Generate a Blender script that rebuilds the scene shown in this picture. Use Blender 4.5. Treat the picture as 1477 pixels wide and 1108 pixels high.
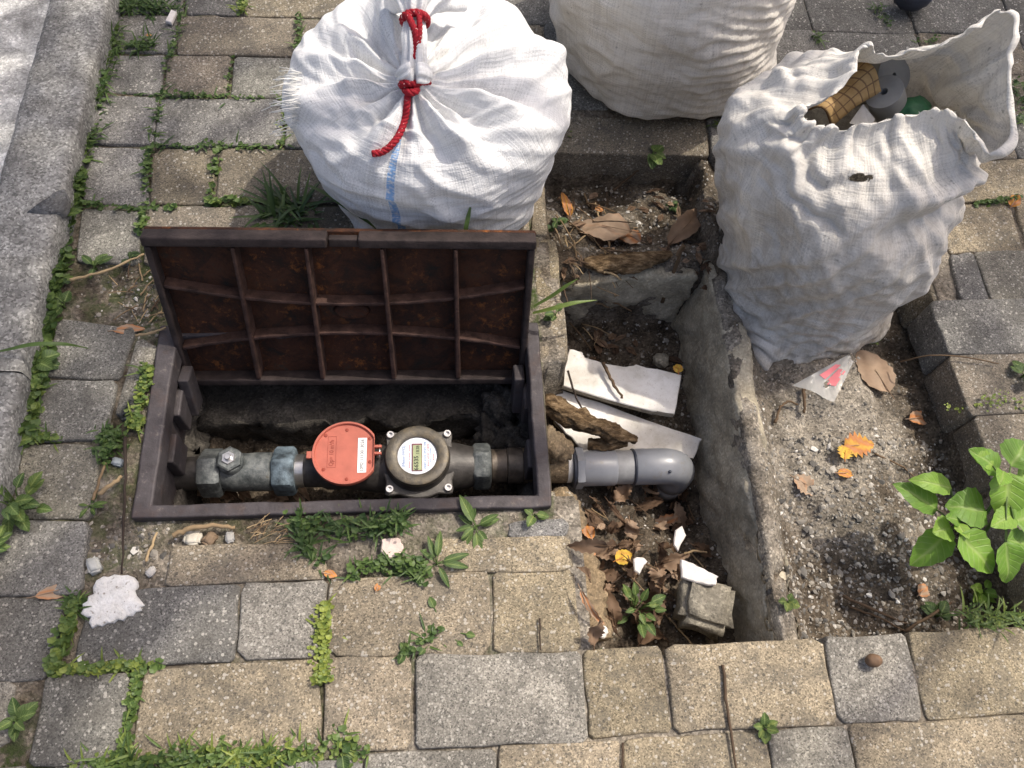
import bpy, bmesh, math, random
import numpy as np
from mathutils import Vector, Matrix
from mathutils.bvhtree import BVHTree

scene = bpy.context.scene
for o in list(bpy.data.objects):
    bpy.data.objects.remove(o)
COL = scene.collection
rnd = random.Random(7)

# ------------------------------------------------------------------ camera
FPX, TH, ROLL, YAW, CH = 1171.80758, 1.11344835, .1627816, -.19827043, 1.04591773
def _rz(v, a):
    c, s = math.cos(a), math.sin(a)
    return np.array([c * v[0] - s * v[1], s * v[0] + c * v[1], v[2]])
_c, _s = math.cos(ROLL), math.sin(ROLL)
_u0 = np.array([0, math.sin(TH), math.cos(TH)]); _x0 = np.array([1., 0, 0])
CR = _rz(_c * _x0 + _s * _u0, YAW); CU = _rz(-_s * _x0 + _c * _u0, YAW)
CF = _rz(np.array([0, math.cos(TH), -math.sin(TH)]), YAW); CC = np.array([0, 0, CH])
cam = bpy.data.cameras.new('camera'); camo = bpy.data.objects.new('camera', cam); COL.objects.link(camo)
cam.sensor_fit = 'HORIZONTAL'; cam.sensor_width = 36; cam.lens = FPX / 1477 * 36
cam.clip_start = .02; cam.clip_end = 500
camo.matrix_world = Matrix(((CR[0], CU[0], -CF[0], CC[0]), (CR[1], CU[1], -CF[1], CC[1]), (CR[2], CU[2], -CF[2], CC[2]), (0, 0, 0, 1)))
scene.camera = camo
scene.render.resolution_x = 1024; scene.render.resolution_y = 768

# ------------------------------------------------------------------ world, sun, exposure
SUN_EL, SUN_AZ = math.radians(59), math.radians(31)      # azimuth from +X towards +Y
SUN = np.array([math.cos(SUN_EL) * math.cos(SUN_AZ), math.cos(SUN_EL) * math.sin(SUN_AZ), math.sin(SUN_EL)])
world = bpy.data.worlds.new('World'); scene.world = world; world.use_nodes = True
wn = world.node_tree; bg = wn.nodes['Background']
sky = wn.nodes.new('ShaderNodeTexSky'); sky.sky_type = 'NISHITA'; sky.sun_disc = False
sky.sun_elevation = SUN_EL; sky.sun_rotation = math.pi / 2 - SUN_AZ; sky.dust_density = 6.0; sky.air_density = .7; sky.ozone_density = .5
wn.links.new(sky.outputs[0], bg.inputs[0]); bg.inputs[1].default_value = .15
sl = bpy.data.lights.new('sun', 'SUN'); sl.energy = 2.5; sl.angle = math.radians(.6); sl.color = (1, .93, .82)
slo = bpy.data.objects.new('sun', sl); COL.objects.link(slo)
slo.rotation_euler = Vector(SUN).to_track_quat('Z', 'Y').to_euler()
slo.location = Vector(SUN) * 6
scene.view_settings.view_transform = 'Standard'; scene.view_settings.look = 'None'
scene.view_settings.exposure = .47; scene.view_settings.gamma = 1
scene.view_settings.use_curve_mapping = False
scene.cycles.max_bounces = 7; scene.cycles.diffuse_bounces = 3; scene.cycles.glossy_bounces = 2; scene.cycles.transparent_max_bounces = 6

# ------------------------------------------------------------------ geometry helpers
def ray(px, py): return CF + CR * (px - 738.5) / FPX - CU * (py - 554) / FPX
def P(px, py, z=0.):
    d = ray(px, py); return CC + d * ((z - CH) / d[2])
def PY(px, py, y):
    d = ray(px, py); return CC + d * (y / d[1])

def _h(ix, iy, seed):
    n = (ix.astype(np.int64) * 374761393 + iy.astype(np.int64) * 668265263 + seed * 974711) & 0x7fffffff
    n = (n ^ (n >> 13)) * 1274126177 & 0x7fffffff
    n = n ^ (n >> 16)
    return (n & 0xffff) / 65535.
def vnoise(x, y, seed=0):
    x = np.asarray(x, float); y = np.asarray(y, float)
    ix = np.floor(x); iy = np.floor(y); fx = x - ix; fy = y - iy
    fx = fx * fx * (3 - 2 * fx); fy = fy * fy * (3 - 2 * fy)
    a = _h(ix, iy, seed); b = _h(ix + 1, iy, seed); c = _h(ix, iy + 1, seed); d = _h(ix + 1, iy + 1, seed)
    return (a * (1 - fx) + b * fx) * (1 - fy) + (c * (1 - fx) + d * fx) * fy - .5
def fbm(x, y, seed=0, oct=4):
    r = 0; a = 1.
    for k in range(oct):
        r = r + a * vnoise(np.asarray(x) * 2 ** k, np.asarray(y) * 2 ** k, seed + k * 17); a *= .5
    return r
def sstep(a, b, x):
    t = np.clip((np.asarray(x, float) - a) / (b - a), 0, 1); return t * t * (3 - 2 * t)

def tag(o, label=None, cat=None, group=None, kind=None):
    if label: o['label'] = label
    if cat: o['category'] = cat
    if group: o['group'] = group
    if kind: o['kind'] = kind
    return o
def empty(name, loc=(0, 0, 0)):
    o = bpy.data.objects.new(name, None); o.location = loc; o.empty_display_size = .05; COL.objects.link(o); return o
def link(name, me, mat, parent=None, smooth=True):
    o = bpy.data.objects.new(name, me); COL.objects.link(o)
    if mat is not None and not me.materials: me.materials.append(mat)
    if smooth and len(me.polygons): me.polygons.foreach_set('use_smooth', [True] * len(me.polygons))
    if parent is not None:
        o.parent = parent
        o.matrix_parent_inverse = Matrix.Translation(parent.location).inverted() if parent.parent is None else parent_world(parent).inverted()
    return o
def parent_world(p):
    m = Matrix.Translation(p.location)
    if p.parent is not None: m = parent_world(p.parent) @ p.matrix_parent_inverse @ m
    return m
def mesh(name, v, f, mat=None, parent=None, smooth=True, attrs=None, uv=None):
    me = bpy.data.meshes.new(name)
    me.from_pydata([tuple(map(float, p)) for p in v], [], [tuple(int(i) for i in q) for q in f])
    if attrs:
        for k, a in attrs.items():
            at = me.attributes.new(k, 'FLOAT', 'POINT'); at.data.foreach_set('value', np.asarray(a, dtype=np.float32))
    if uv is not None:
        ul = me.uv_layers.new(name='uv'); li = np.empty(len(me.loops), dtype=np.int32); me.loops.foreach_get('vertex_index', li)
        ul.data.foreach_set('uv', np.asarray(uv, dtype=np.float32)[li].ravel())
    me.update()
    return link(name, me, mat, parent, smooth)
def bevel(o, w, seg=2, ang=35):
    m = o.modifiers.new('bevel', 'BEVEL'); m.width = w; m.segments = seg; m.limit_method = 'ANGLE'; m.angle_limit = math.radians(ang)
    o.modifiers.new('wn', 'WEIGHTED_NORMAL'); return o
def box_vf(x0, x1, y0, y1, z0, z1):
    v = [(x0, y0, z0), (x1, y0, z0), (x1, y1, z0), (x0, y1, z0), (x0, y0, z1), (x1, y0, z1), (x1, y1, z1), (x0, y1, z1)]
    return v, [(0, 3, 2, 1), (4, 5, 6, 7), (0, 1, 5, 4), (1, 2, 6, 5), (2, 3, 7, 6), (3, 0, 4, 7)]
def lathe(prof, n=48, axis='Z', center=(0, 0, 0), cap=True, rad=None, attrs=None):
    """prof: list of (r, t) along the axis; rad(phi) multiplies r (hexagons, lobes)."""
    v = []; f = []
    for (r, t) in prof:
        for k in range(n):
            a = 2 * math.pi * k / n; rr = r * (rad(a) if rad else 1)
            c, s = rr * math.cos(a), rr * math.sin(a)
            p = (c, s, t) if axis == 'Z' else (t, c, s)
            v.append((p[0] + center[0], p[1] + center[1], p[2] + center[2]))
    m = len(prof)
    for i in range(m - 1):
        for k in range(n):
            k2 = (k + 1) % n
            f.append((i * n + k, i * n + k2, (i + 1) * n + k2, (i + 1) * n + k))
    if cap:
        f.append(tuple(reversed(range(n)))); f.append(tuple((m - 1) * n + k for k in range(n)))
    return v, f
def tube_vf(pts, rad, n=8, cap=True, squash=None):
    pts = [np.array(p, float) for p in pts]; v = []; f = []
    m = len(pts); rad = rad if hasattr(rad, '__len__') else [rad] * m
    up = np.array([0, 0, 1.])
    ref = None
    for i in range(m):
        t = pts[min(i + 1, m - 1)] - pts[max(i - 1, 0)]; t /= np.linalg.norm(t) + 1e-12
        if ref is None:
            ref = np.cross(t, up if abs(t[2]) < .9 else np.array([1., 0, 0]))
        ref = ref - t * (ref @ t); ref /= np.linalg.norm(ref) + 1e-12
        b = np.cross(t, ref)
        for k in range(n):
            a = 2 * math.pi * k / n
            v.append(pts[i] + rad[i] * (math.cos(a) * ref + math.sin(a) * b))
    for i in range(m - 1):
        for k in range(n):
            k2 = (k + 1) % n
            f.append((i * n + k, i * n + k2, (i + 1) * n + k2, (i + 1) * n + k))
    if cap:
        f.append(tuple(reversed(range(n)))); f.append(tuple((m - 1) * n + k for k in range(n)))
    return v, f
def hexrad(a):
    a = (a + math.pi / 6) % (math.pi / 3) - math.pi / 6
    return math.cos(math.pi / 6) / math.cos(a) / math.cos(math.pi / 6) * .93
class MB:
    def __init__(s): s.v = []; s.f = []; s.t = []; s.lt = []; s.lk = []
    def add(s, vf, tint=0., leaf=None):
        if leaf:
            nl, nw = leaf; s.lt += [i / nl for i in range(nl + 1) for j in range(-nw, nw + 1)]; s.lk += [abs(j) / nw for i in range(nl + 1) for j in range(-nw, nw + 1)]
        else: s.lt += [.37] * len(vf[0]); s.lk += [.5] * len(vf[0])
        b = len(s.v); s.v += [tuple(map(float, p)) for p in vf[0]]; s.f += [tuple(i + b for i in q) for q in vf[1]]
        s.t += ([tint] * len(vf[0])) if not hasattr(tint, '__len__') else list(tint)
    def build(s, name, mat, parent=None, smooth=True): return mesh(name, s.v, s.f, mat, parent, smooth, attrs={'tint': s.t, 'lt': s.lt, 'lk': s.lk})
def catmull(pts, n):
    pts = np.array(pts, float); m = len(pts); out = []
    for i in np.linspace(0, m - 1, n):
        k = min(int(i), m - 2); t = i - k
        p0, p1, p2, p3 = pts[max(k - 1, 0)], pts[k], pts[k + 1], pts[min(k + 2, m - 1)]
        out.append(.5 * ((2 * p1) + (p2 - p0) * t + (2 * p0 - 5 * p1 + 4 * p2 - p3) * t * t + (3 * p1 - p0 - 3 * p2 + p3) * t ** 3))
    return np.array(out)

# ------------------------------------------------------------------ material helpers
class G:
    def __init__(s, name, rough=.8, spec=.3):
        s.m = bpy.data.materials.new(name); s.m.use_nodes = True; s.nt = s.m.node_tree
        s.b = s.nt.nodes['Principled BSDF']; s.b.inputs['Roughness'].default_value = rough; s.b.inputs['Specular IOR Level'].default_value = spec
        s.pos = s.n('ShaderNodeNewGeometry').outputs['Position']
    def n(s, t, inp=None, **props):
        nd = s.nt.nodes.new(t)
        for k, v in props.items(): setattr(nd, k, v)
        for k, v in (inp or {}).items():
            if isinstance(v, bpy.types.NodeSocket): s.nt.links.new(v, nd.inputs[k])
            elif v is not None: nd.inputs[k].default_value = v
        return nd
    def noise(s, scale, detail=4, rough=.6, vec=None, dist=0.):
        return s.n('ShaderNodeTexNoise', {'Vector': vec or s.pos, 'Scale': scale, 'Detail': detail, 'Roughness': rough, 'Distortion': dist}).outputs['Fac']
    def vor(s, scale, vec=None, feature='F1', out='Distance', rand=1.):
        return s.n('ShaderNodeTexVoronoi', {'Vector': vec or s.pos, 'Scale': scale, 'Randomness': rand}, feature=feature).outputs[out]
    def ramp(s, fac, stops, interp='LINEAR'):
        r = s.n('ShaderNodeValToRGB', {'Fac': fac}); e = r.color_ramp.elements; r.color_ramp.interpolation = interp
        while len(e) < len(stops): e.new(.5)
        for i, (p, c) in enumerate(stops):
            e[i].position = p; e[i].color = (*c, 1) if hasattr(c, '__len__') else (c, c, c, 1)
        return r.outputs[0]
    def mix(s, fac, a, b, blend='MIX'):
        nd = s.n('ShaderNodeMix', data_type='RGBA', blend_type=blend)
        for i, v in ((0, fac), (6, a), (7, b)):
            if isinstance(v, bpy.types.NodeSocket): s.nt.links.new(v, nd.inputs[i])
            else: nd.inputs[i].default_value = (*v, 1) if hasattr(v, '__len__') and len(v) == 3 else v
        return nd.outputs[2]
    def math(s, op, a, b=0., clamp=False):
        nd = s.n('ShaderNodeMath', operation=op, use_clamp=clamp)
        for i, v in ((0, a), (1, b)):
            if isinstance(v, bpy.types.NodeSocket): s.nt.links.new(v, nd.inputs[i])
            else: nd.inputs[i].default_value = v
        return nd.outputs[0]
    def attr(s, name, out='Fac'): return s.n('ShaderNodeAttribute', attribute_name=name).outputs[out]
    def scale(s, vec, sc): return s.n('ShaderNodeMapping', {'Vector': vec, 'Scale': sc}).outputs[0]
    def set(s, **kw):
        nm = {'color': 'Base Color', 'rough': 'Roughness', 'spec': 'Specular IOR Level', 'metal': 'Metallic', 'alpha': 'Alpha', 'trans': 'Transmission Weight', 'coat': 'Coat Weight'}
        for k, v in kw.items():
            i = s.b.inputs[nm[k]]
            if isinstance(v, bpy.types.NodeSocket): s.nt.links.new(v, i)
            else: i.default_value = (*v, 1) if hasattr(v, '__len__') and len(v) == 3 else v
        return s
    def bump(s, h, strength=.5, dist=.002, prev=None):
        nd = s.n('ShaderNodeBump', {'Height': h, 'Strength': strength, 'Distance': dist, 'Normal': prev})
        s.nt.links.new(nd.outputs[0], s.b.inputs['Normal']); return nd.outputs[0]
    def translucent(s, color, w=.3):
        t = s.n('ShaderNodeBsdfTranslucent', {'Color': color if isinstance(color, bpy.types.NodeSocket) else (*color, 1)})
        mx = s.n('ShaderNodeMixShader', {0: w, 1: s.b.outputs[0], 2: t.outputs[0]})
        s.nt.links.new(mx.outputs[0], s.nt.nodes['Material Output'].inputs[0])
        return s

def mat_simple(name, color, rough=.6, spec=.4, metal=0., var=.25, sc=60, bump=.25, bd=.001):
    g = G(name, rough, spec); n = g.noise(sc)
    c = g.mix(g.ramp(n, [(.3, 0), (.7, 1)]), tuple(x * (1 - var) for x in color), tuple(min(1, x * (1 + var)) for x in color))
    g.set(color=c, metal=metal)
    if bump: g.bump(g.noise(sc * 4), bump, bd)
    return g.m

def mat_paver():
    g = G('paver', .9, .25)
    oi = g.n('ShaderNodeObjectInfo')
    col = oi.outputs['Color']; r = oi.outputs['Random']
    # fine aggregate: random grain brightness, some pale chips, some dark
    v1 = g.n('ShaderNodeTexVoronoi', {'Vector': g.pos, 'Scale': 620.})
    sep = g.n('ShaderNodeSeparateColor', {'Color': v1.outputs['Color']})
    v2 = g.n('ShaderNodeTexVoronoi', {'Vector': g.pos, 'Scale': 270.})
    sep2 = g.n('ShaderNodeSeparateColor', {'Color': v2.outputs['Color']})
    grain = g.ramp(sep.outputs[0], [(0, .38), (.2, .76), (.6, 1.0), (.84, 1.25), (1, 1.6)])
    c = g.mix(1., col, grain, 'MULTIPLY')
    wear = g.noise(9., 4, .65); wm = g.ramp(wear, [(.3, .62), (.55, 1.), (.75, 1.2)])
    c = g.mix(1., c, wm, 'MULTIPLY')
    stain = g.ramp(g.noise(26., 5, .7, dist=.6), [(.36, 0), (.54, 1)])
    c = g.mix(g.math('MULTIPLY', g.math('SUBTRACT', 1., stain), .5), c, (.085, .08, .07))
    grime = g.ramp(g.noise(5., 6, .72, dist=1.2), [(.50, 0), (.68, 1)])
    c = g.mix(g.math('MULTIPLY', grime, .5), c, (.10, .092, .078))
    rs = g.math('MULTIPLY', sep2.outputs[0], .55)
    near = g.math('LESS_THAN', v2.outputs['Distance'], g.math('ADD', rs, .08))
    speck = g.math('MULTIPLY', near, g.math('GREATER_THAN', sep2.outputs[1], .80))
    c = g.mix(g.math('MULTIPLY', speck, .45), c, (.56, .53, .47))
    dk = g.math('MULTIPLY', near, g.math('LESS_THAN', sep2.outputs[1], .12))
    c = g.mix(g.math('MULTIPLY', dk, .5), c, (.05, .048, .045))
    g.set(color=c)
    h = g.math('ADD', g.math('MULTIPLY', sep.outputs[1], .6), g.noise(160., 3))
    n1 = g.bump(h, .55, .0016)
    g.bump(g.noise(35., 4), .4, .003, n1)
    return g.m

def mat_dirt():
    g = G('dirt', .95, .15)
    n = g.noise(40., 6, .7); n2 = g.noise(160., 4, .7)
    dark = g.mix(g.ramp(n, [(.3, 0), (.7, 1)]), (.040, .032, .024), (.165, .132, .096))
    sand = g.mix(g.ramp(n, [(.28, 0), (.68, 1)]), (.17, .15, .12), (.40, .355, .29))
    c = g.mix(g.attr('sand'), dark, sand)
    cell = g.n('ShaderNodeTexVoronoi', {'Vector': g.pos, 'Scale': 330.}).outputs['Color']
    sp = g.n('ShaderNodeSeparateColor', {'Color': cell})
    c = g.mix(1., c, g.ramp(sp.outputs[0], [(0, .55), (.5, 1), (.85, 1.15), (1, 1.7)]), 'MULTIPLY')
    pale = g.ramp(sp.outputs[1], [(.97, 0), (.98, 1)])
    c = g.mix(g.math('MULTIPLY', pale, .28), c, (.4, .37, .32))
    moss = g.attr('moss')
    mm = g.math('MULTIPLY', moss, g.ramp(g.noise(55., 5), [(.42, 0), (.56, 1)]))
    c = g.mix(mm, c, (.05, .075, .02))
    g.set(color=c)
    h = g.math('ADD', n2, g.math('MULTIPLY', sp.outputs[2], .5))
    g.bump(h, .9, .005)
    return g.m

def mat_concrete(name, a, b, sc=25., speck=.4, bump=.5, crack=False, green=0.):
    g = G(name, .9, .25)
    n = g.noise(sc, 7, .68); c = g.mix(g.ramp(n, [(.3, 0), (.7, 1)]), a, b)
    cell = g.n('ShaderNodeTexVoronoi', {'Vector': g.pos, 'Scale': 330.}).outputs['Color']
    sp = g.n('ShaderNodeSeparateColor', {'Color': cell})
    c = g.mix(speck, c, g.mix(1., c, g.ramp(sp.outputs[0], [(0, .4), (.5, 1), (.8, 1.2), (1, 1.9)]), 'MULTIPLY'))
    st = g.ramp(g.noise(11., 6, .7, dist=.8), [(.38, 0), (.56, 1)])
    c = g.mix(g.math('MULTIPLY', g.math('SUBTRACT', 1., st), .4), c, (.06, .055, .048))
    if green: c = g.mix(g.math('MULTIPLY', g.ramp(g.noise(17., 5), [(.5, 0), (.68, 1)]), green), c, (.07, .075, .04))
    g.set(color=c)
    n1 = g.bump(g.math('ADD', g.noise(240., 3), g.math('MULTIPLY', sp.outputs[1], .4)), bump, .0015)
    g.bump(g.noise(45., 5), bump, .004, n1)
    return g.m

def mat_sack(name, base, dirt, dirtcol=(.19, .145, .095), stripe=None, zlo=-.1, zhi=.25, hole=None, tl=.14):
    """woven plastic: UV is in metres along the two thread directions"""
    g = G(name, .65, .25)
    uv = g.n('ShaderNodeUVMap').outputs[0]
    sx = g.n('ShaderNodeSeparateXYZ', {0: uv}); u, v = sx.outputs[0], sx.outputs[1]
    warp = g.noise(1., 2, .5, g.scale(uv, (380., 7., 1)))
    weft = g.noise(1., 2, .5, g.scale(uv, (7., 380., 1)))
    tw = g.ramp(warp, [(.36, .58), (.5, 1.), (.64, 1.2)]); tf = g.ramp(weft, [(.36, .6), (.5, 1.), (.64, 1.18)])
    chk = g.n('ShaderNodeTexChecker', {'Vector': uv, 'Scale': 400.}).outputs['Fac']
    c = g.mix(chk, tw, tf)
    thin = g.ramp(g.noise(1., 3, .6, g.scale(uv, (14., 14., 1))), [(.35, .25), (.65, .62)])
    c = g.mix(thin, (1, 1, 1), c)
    c = g.mix(1., c, base, 'MULTIPLY')
    # grime: blotches, worked-in dust and smears
    z = g.n('ShaderNodeSeparateXYZ', {0: g.pos}).outputs[2]
    low = g.n('ShaderNodeMapRange', {0: z, 1: zlo, 2: zhi, 3: 1., 4: .22}).outputs[0]
    bl = g.ramp(g.noise(6., 6, .66, dist=1.), [(.30, .12), (.60, 1)])
    fine = g.ramp(g.noise(60., 4, .75), [(.3, .3), (.7, 1)])
    d = g.math('MULTIPLY', g.math('MULTIPLY', bl, fine), g.math('MULTIPLY', low, dirt), True)
    c = g.mix(d, c, dirtcol)
    spot = g.ramp(g.noise(130., 2, .5), [(.70, 0), (.74, 1)])
    c = g.mix(g.math('MULTIPLY', spot, .35 * min(1, dirt * 1.2)), c, (.06, .05, .04))
    if stripe:
        lo, hi = stripe
        s_ = g.math('MULTIPLY', g.math('GREATER_THAN', u, lo), g.math('LESS_THAN', u, hi))
        dash = g.ramp(g.noise(1., 1, .5, g.scale(uv, (160., 300., 1))), [(.36, .15), (.55, .85)])
        c = g.mix(g.math('MULTIPLY', s_, dash), c, (.16, .36, .68))
    g.set(color=c)
    h = g.math('ADD', warp, weft)
    n1 = g.bump(h, .6, .0014)
    g.bump(g.noise(1., 4, .65, g.scale(uv, (32., 42., 1))), .5, .006, n1)
    t = g.n('ShaderNodeBsdfTranslucent', {'Color': c})
    out = g.n('ShaderNodeMixShader', {0: tl, 1: g.b.outputs[0], 2: t.outputs[0]}).outputs[0]
    if hole:      # worn-through tear: only a few loose threads left across it
        hu, hv, ru, rv, sl_ = hole
        du = g.math('SUBTRACT', u, hu); dv = g.math('SUBTRACT', g.math('SUBTRACT', v, hv), g.math('MULTIPLY', du, sl_))
        e = g.math('ADD', g.math('POWER', g.math('DIVIDE', du, ru), 2.), g.math('POWER', g.math('DIVIDE', dv, rv), 2.))
        e = g.math('ADD', e, g.math('MULTIPLY', g.math('SUBTRACT', g.noise(120., 4, .7), .5), 3.))
        inside = g.math('LESS_THAN', e, 1.)
        thr = g.math('GREATER_THAN', g.noise(1., 1, .5, g.scale(uv, (330., 60., 1)), 1.), .66)
        op = g.math('MULTIPLY', inside, g.math('SUBTRACT', 1., thr))
        tr = g.n('ShaderNodeBsdfTransparent')
        out = g.n('ShaderNodeMixShader', {0: op, 1: out, 2: tr.outputs[0]}).outputs[0]
    g.nt.links.new(out, g.nt.nodes['Material Output'].inputs[0])
    return g.m

def mat_leaf(name, stops, tw=.35, rough=.45, sc=90., vein=False):
    g = G(name, rough, .35)
    t = g.attr('tint'); c = g.ramp(t, stops)
    c = g.mix(.35, c, g.mix(1., c, g.ramp(g.noise(sc, 4), [(.3, .6), (.7, 1.4)]), 'MULTIPLY'))
    if vein:      # side veins slanting off the midrib
        ph = g.math('FRACT', g.math('SUBTRACT', g.math('MULTIPLY', g.attr('lt'), 7.), g.math('MULTIPLY', g.attr('lk'), 1.6)))
        ln = g.ramp(g.math('ABSOLUTE', g.math('SUBTRACT', ph, .5)), [(0, 1), (.13, 0)])
        rib = g.ramp(g.attr('lk'), [(.03, 1), (.16, 0)])
        w = g.math('MAXIMUM', g.math('MULTIPLY', ln, .55), rib)
        c = g.mix(g.math('MULTIPLY', w, .45), c, (.42, .52, .20))
        blot = g.ramp(g.noise(150., 3), [(.66, 0), (.72, 1)])
        c = g.mix(g.math('MULTIPLY', blot, .4), c, (.16, .12, .04))
        g.bump(g.math('SUBTRACT', 1., w), .5, .0015)
    else: g.bump(g.noise(sc * 2), .3, .001)
    g.set(color=c)
    g.translucent(c, tw)
    return g.m

MAT = {}
MAT['paver'] = mat_paver()
MAT['dirt'] = mat_dirt()
MAT['kerb'] = mat_concrete('kerb_concrete', (.19, .185, .172), (.33, .325, .305), 18., .8, .9)
MAT['road'] = mat_concrete('road_concrete', (.30, .295, .275), (.85, .84, .80), 26., .5, .8)
MAT['wall'] = mat_concrete('pit_concrete', (.33, .285, .205), (.56, .50, .38), 14., .35, .7, green=.2)
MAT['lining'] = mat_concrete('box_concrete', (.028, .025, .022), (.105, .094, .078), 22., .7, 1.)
MAT['rock'] = mat_concrete('rock', (.16, .145, .115), (.38, .345, .27), 22., .5, .8)
def mat_iron():
    g = G('cast_iron', .62, .4)
    n = g.noise(45., 6, .7)
    c = g.mix(g.ramp(n, [(.3, 0), (.7, 1)]), (.040, .034, .035), (.082, .072, .076))
    c = g.mix(g.math('MULTIPLY', g.ramp(g.noise(24., 6, .7), [(.52, 0), (.70, 1)]), .5), c, (.085, .050, .036))
    c = g.mix(g.math('MULTIPLY', g.ramp(g.noise(90., 5, .7), [(.6, 0), (.7, 1)]), .4), c, (.22, .19, .16))
    g.set(color=c, metal=.25); n1 = g.bump(g.noise(260., 4), .5, .001); g.bump(g.noise(50., 4), .4, .002, n1); return g.m
MAT['iron'] = mat_iron()
def mat_rust():
    g = G('rusty_iron', .78, .3)
    n = g.noise(30., 7, .75, dist=.5)
    c = g.ramp(n, [(.3, (.011, .012, .010)), (.45, (.034, .015, .009)), (.58, (.066, .025, .012)), (.72, (.026, .028, .022))])
    o = g.ramp(g.noise(75., 6, .75), [(.54, 0), (.66, 1)])
    o = g.math('MULTIPLY', o, g.ramp(g.noise(9., 3, .5), [(.38, 0), (.56, 1)]))
    c = g.mix(g.math('MULTIPLY', o, .85), c, (.24, .085, .022))
    g.set(color=c, metal=.1); n1 = g.bump(g.noise(300., 4), .7, .0015); g.bump(g.noise(55., 6, .7), .6, .004, n1); return g.m
MAT['rust'] = mat_rust()
MAT['lid_edge'] = mat_simple('dark_rust_edge', (.036, .026, .024), .7, .35, .15, .5, 50, .6, .002)
MAT['rib'] = mat_simple('rusty_rib', (.062, .034, .026), .75, .3, .1, .55, 60, .8, .002)
MAT['flange'] = mat_simple('meter_casting', (.095, .088, .080), .5, .5, .3, .4, 60, .4)
MAT['nipple'] = mat_simple('brown_pipe', (.135, .108, .082), .42, .5, .2, .5, 60, .4)
def mat_patina():
    g = G('patina_bronze', .55, .5)
    n = g.noise(55., 6, .7)
    c = g.ramp(n, [(.28, (.030, .033, .033)), (.46, (.095, .106, .106)), (.62, (.21, .222, .215)), (.75, (.15, .125, .075))])
    g.set(color=c, metal=.3); n1 = g.bump(g.noise(330., 4), .6, .001); g.bump(g.noise(80., 5), .5, .002, n1); return g.m
MAT['patina'] = mat_patina()
MAT['patina_blue'] = mat_simple('patina_blue', (.115, .150, .175), .6, .4, .2, .7, 70, .6, .0015)
MAT['steel'] = mat_simple('steel', (.62, .60, .57), .28, .5, .9, .15, 80, .15)
MAT['bronze_dark'] = mat_simple('bronze_dark', (.056, .051, .047), .48, .5, .3, .5, 60, .4)
def mat_bezel():
    g = G('dirty_brass', .5, .5)
    c = g.ramp(g.noise(60., 6, .7), [(.28, (.050, .045, .040)), (.5, (.105, .090, .068)), (.68, (.17, .135, .085)), (.8, (.13, .125, .115))])
    g.set(color=c, metal=.35); n1 = g.bump(g.noise(400., 4), .5, .0008); g.bump(g.noise(90., 4), .3, .0015, n1); return g.m
MAT['bezel'] = mat_bezel()
MAT['dial'] = mat_simple('dial_face', (.72, .74, .80), .3, .4, 0, .06, 120, 0)
MAT['lcd'] = mat_simple('lcd_glass', (.33, .37, .20), .2, .5, 0, .1, 120, 0)
MAT['lcd_frame'] = mat_simple('lcd_frame', (.16, .05, .07), .4, .4, 0, .2, 90, 0)
MAT['ink_black'] = mat_simple('ink_black', (.025, .03, .03), .6, .2, 0, .1, 60, 0)
MAT['ink_blue'] = mat_simple('ink_blue', (.20, .30, .48), .6, .2, 0, .1, 60, 0)
MAT['ink_red'] = mat_simple('ink_red', (.75, .22, .24), .6, .2, 0, .1, 60, 0)
MAT['ink_emboss'] = mat_simple('embossed_orange', (.27, .055, .035), .5, .3, 0, .1, 60, 0)
MAT['orange'] = mat_simple('orange_plastic', (.45, .130, .090), .55, .35, 0, .16, 28, .2)
MAT['white_print'] = mat_simple('sticker', (.84, .84, .84), .5, .3, 0, .03, 60, 0)
def mat_pvc():
    g = G('grey_pvc', .33, .5)
    c = g.mix(g.ramp(g.noise(25., 5), [(.3, 0), (.75, 1)]), (.19, .198, .215), (.265, .273, .29))
    up = g.ramp(g.noise(70., 6, .75), [(.56, 0), (.72, 1)])
    c = g.mix(g.math('MULTIPLY', up, .65), c, (.20, .165, .12))
    g.set(color=c); g.bump(g.noise(200.), .15, .0008); return g.m
MAT['pvc'] = mat_pvc()
MAT['pvc_dark'] = mat_simple('pvc_dark', (.25, .25, .25), .5, .4, 0, .2, 60, .2)
MAT['mud'] = mat_concrete('mud_caked', (.15, .11, .065), (.36, .27, .165), 40., .5, 1.)
MAT['rubber'] = mat_simple('rubber', (.03, .035, .05), .5, .4, 0, .2, 60, .1)
MAT['tape'] = mat_simple('white_tape', (.75, .74, .70), .6, .3, 0, .08, 60, .2)
def mat_tile():
    g = G('white_board', .75, .3)
    c = g.mix(g.ramp(g.noise(14., 6, .65), [(.35, 0), (.62, 1)]), (.50, .46, .39), (.80, .775, .735))
    s_ = g.ramp(g.noise(330., 2, .5), [(.66, 0), (.72, 1)])
    c = g.mix(g.math('MULTIPLY', s_, .5), c, (.30, .27, .23))
    c = g.mix(g.math('MULTIPLY', g.ramp(g.noise(28., 6, .7), [(.58, 0), (.72, 1)]), .4), c, (.40, .33, .25))
    g.set(color=c); g.bump(g.noise(150., 4), .3, .001); return g.m
MAT['tile'] = mat_tile()
MAT['tile_edge'] = mat_concrete('board_edge', (.18, .155, .12), (.40, .36, .29), 40., .4, .8)
def mat_mortar():
    g = G('white_mortar', .9, .15)
    c = g.mix(g.ramp(g.noise(55., 5), [(.35, 0), (.65, 1)]), (.62, .60, .56), (.82, .81, .785))
    c = g.mix(g.math('MULTIPLY', g.ramp(g.noise(170., 3), [(.62, 0), (.68, 1)]), .7), c, (.22, .18, .13))
    g.set(color=c); n1 = g.bump(g.noise(260., 4), .8, .0015); g.bump(g.noise(70., 4), .8, .004, n1); return g.m
MAT['mortar'] = mat_mortar()
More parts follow.
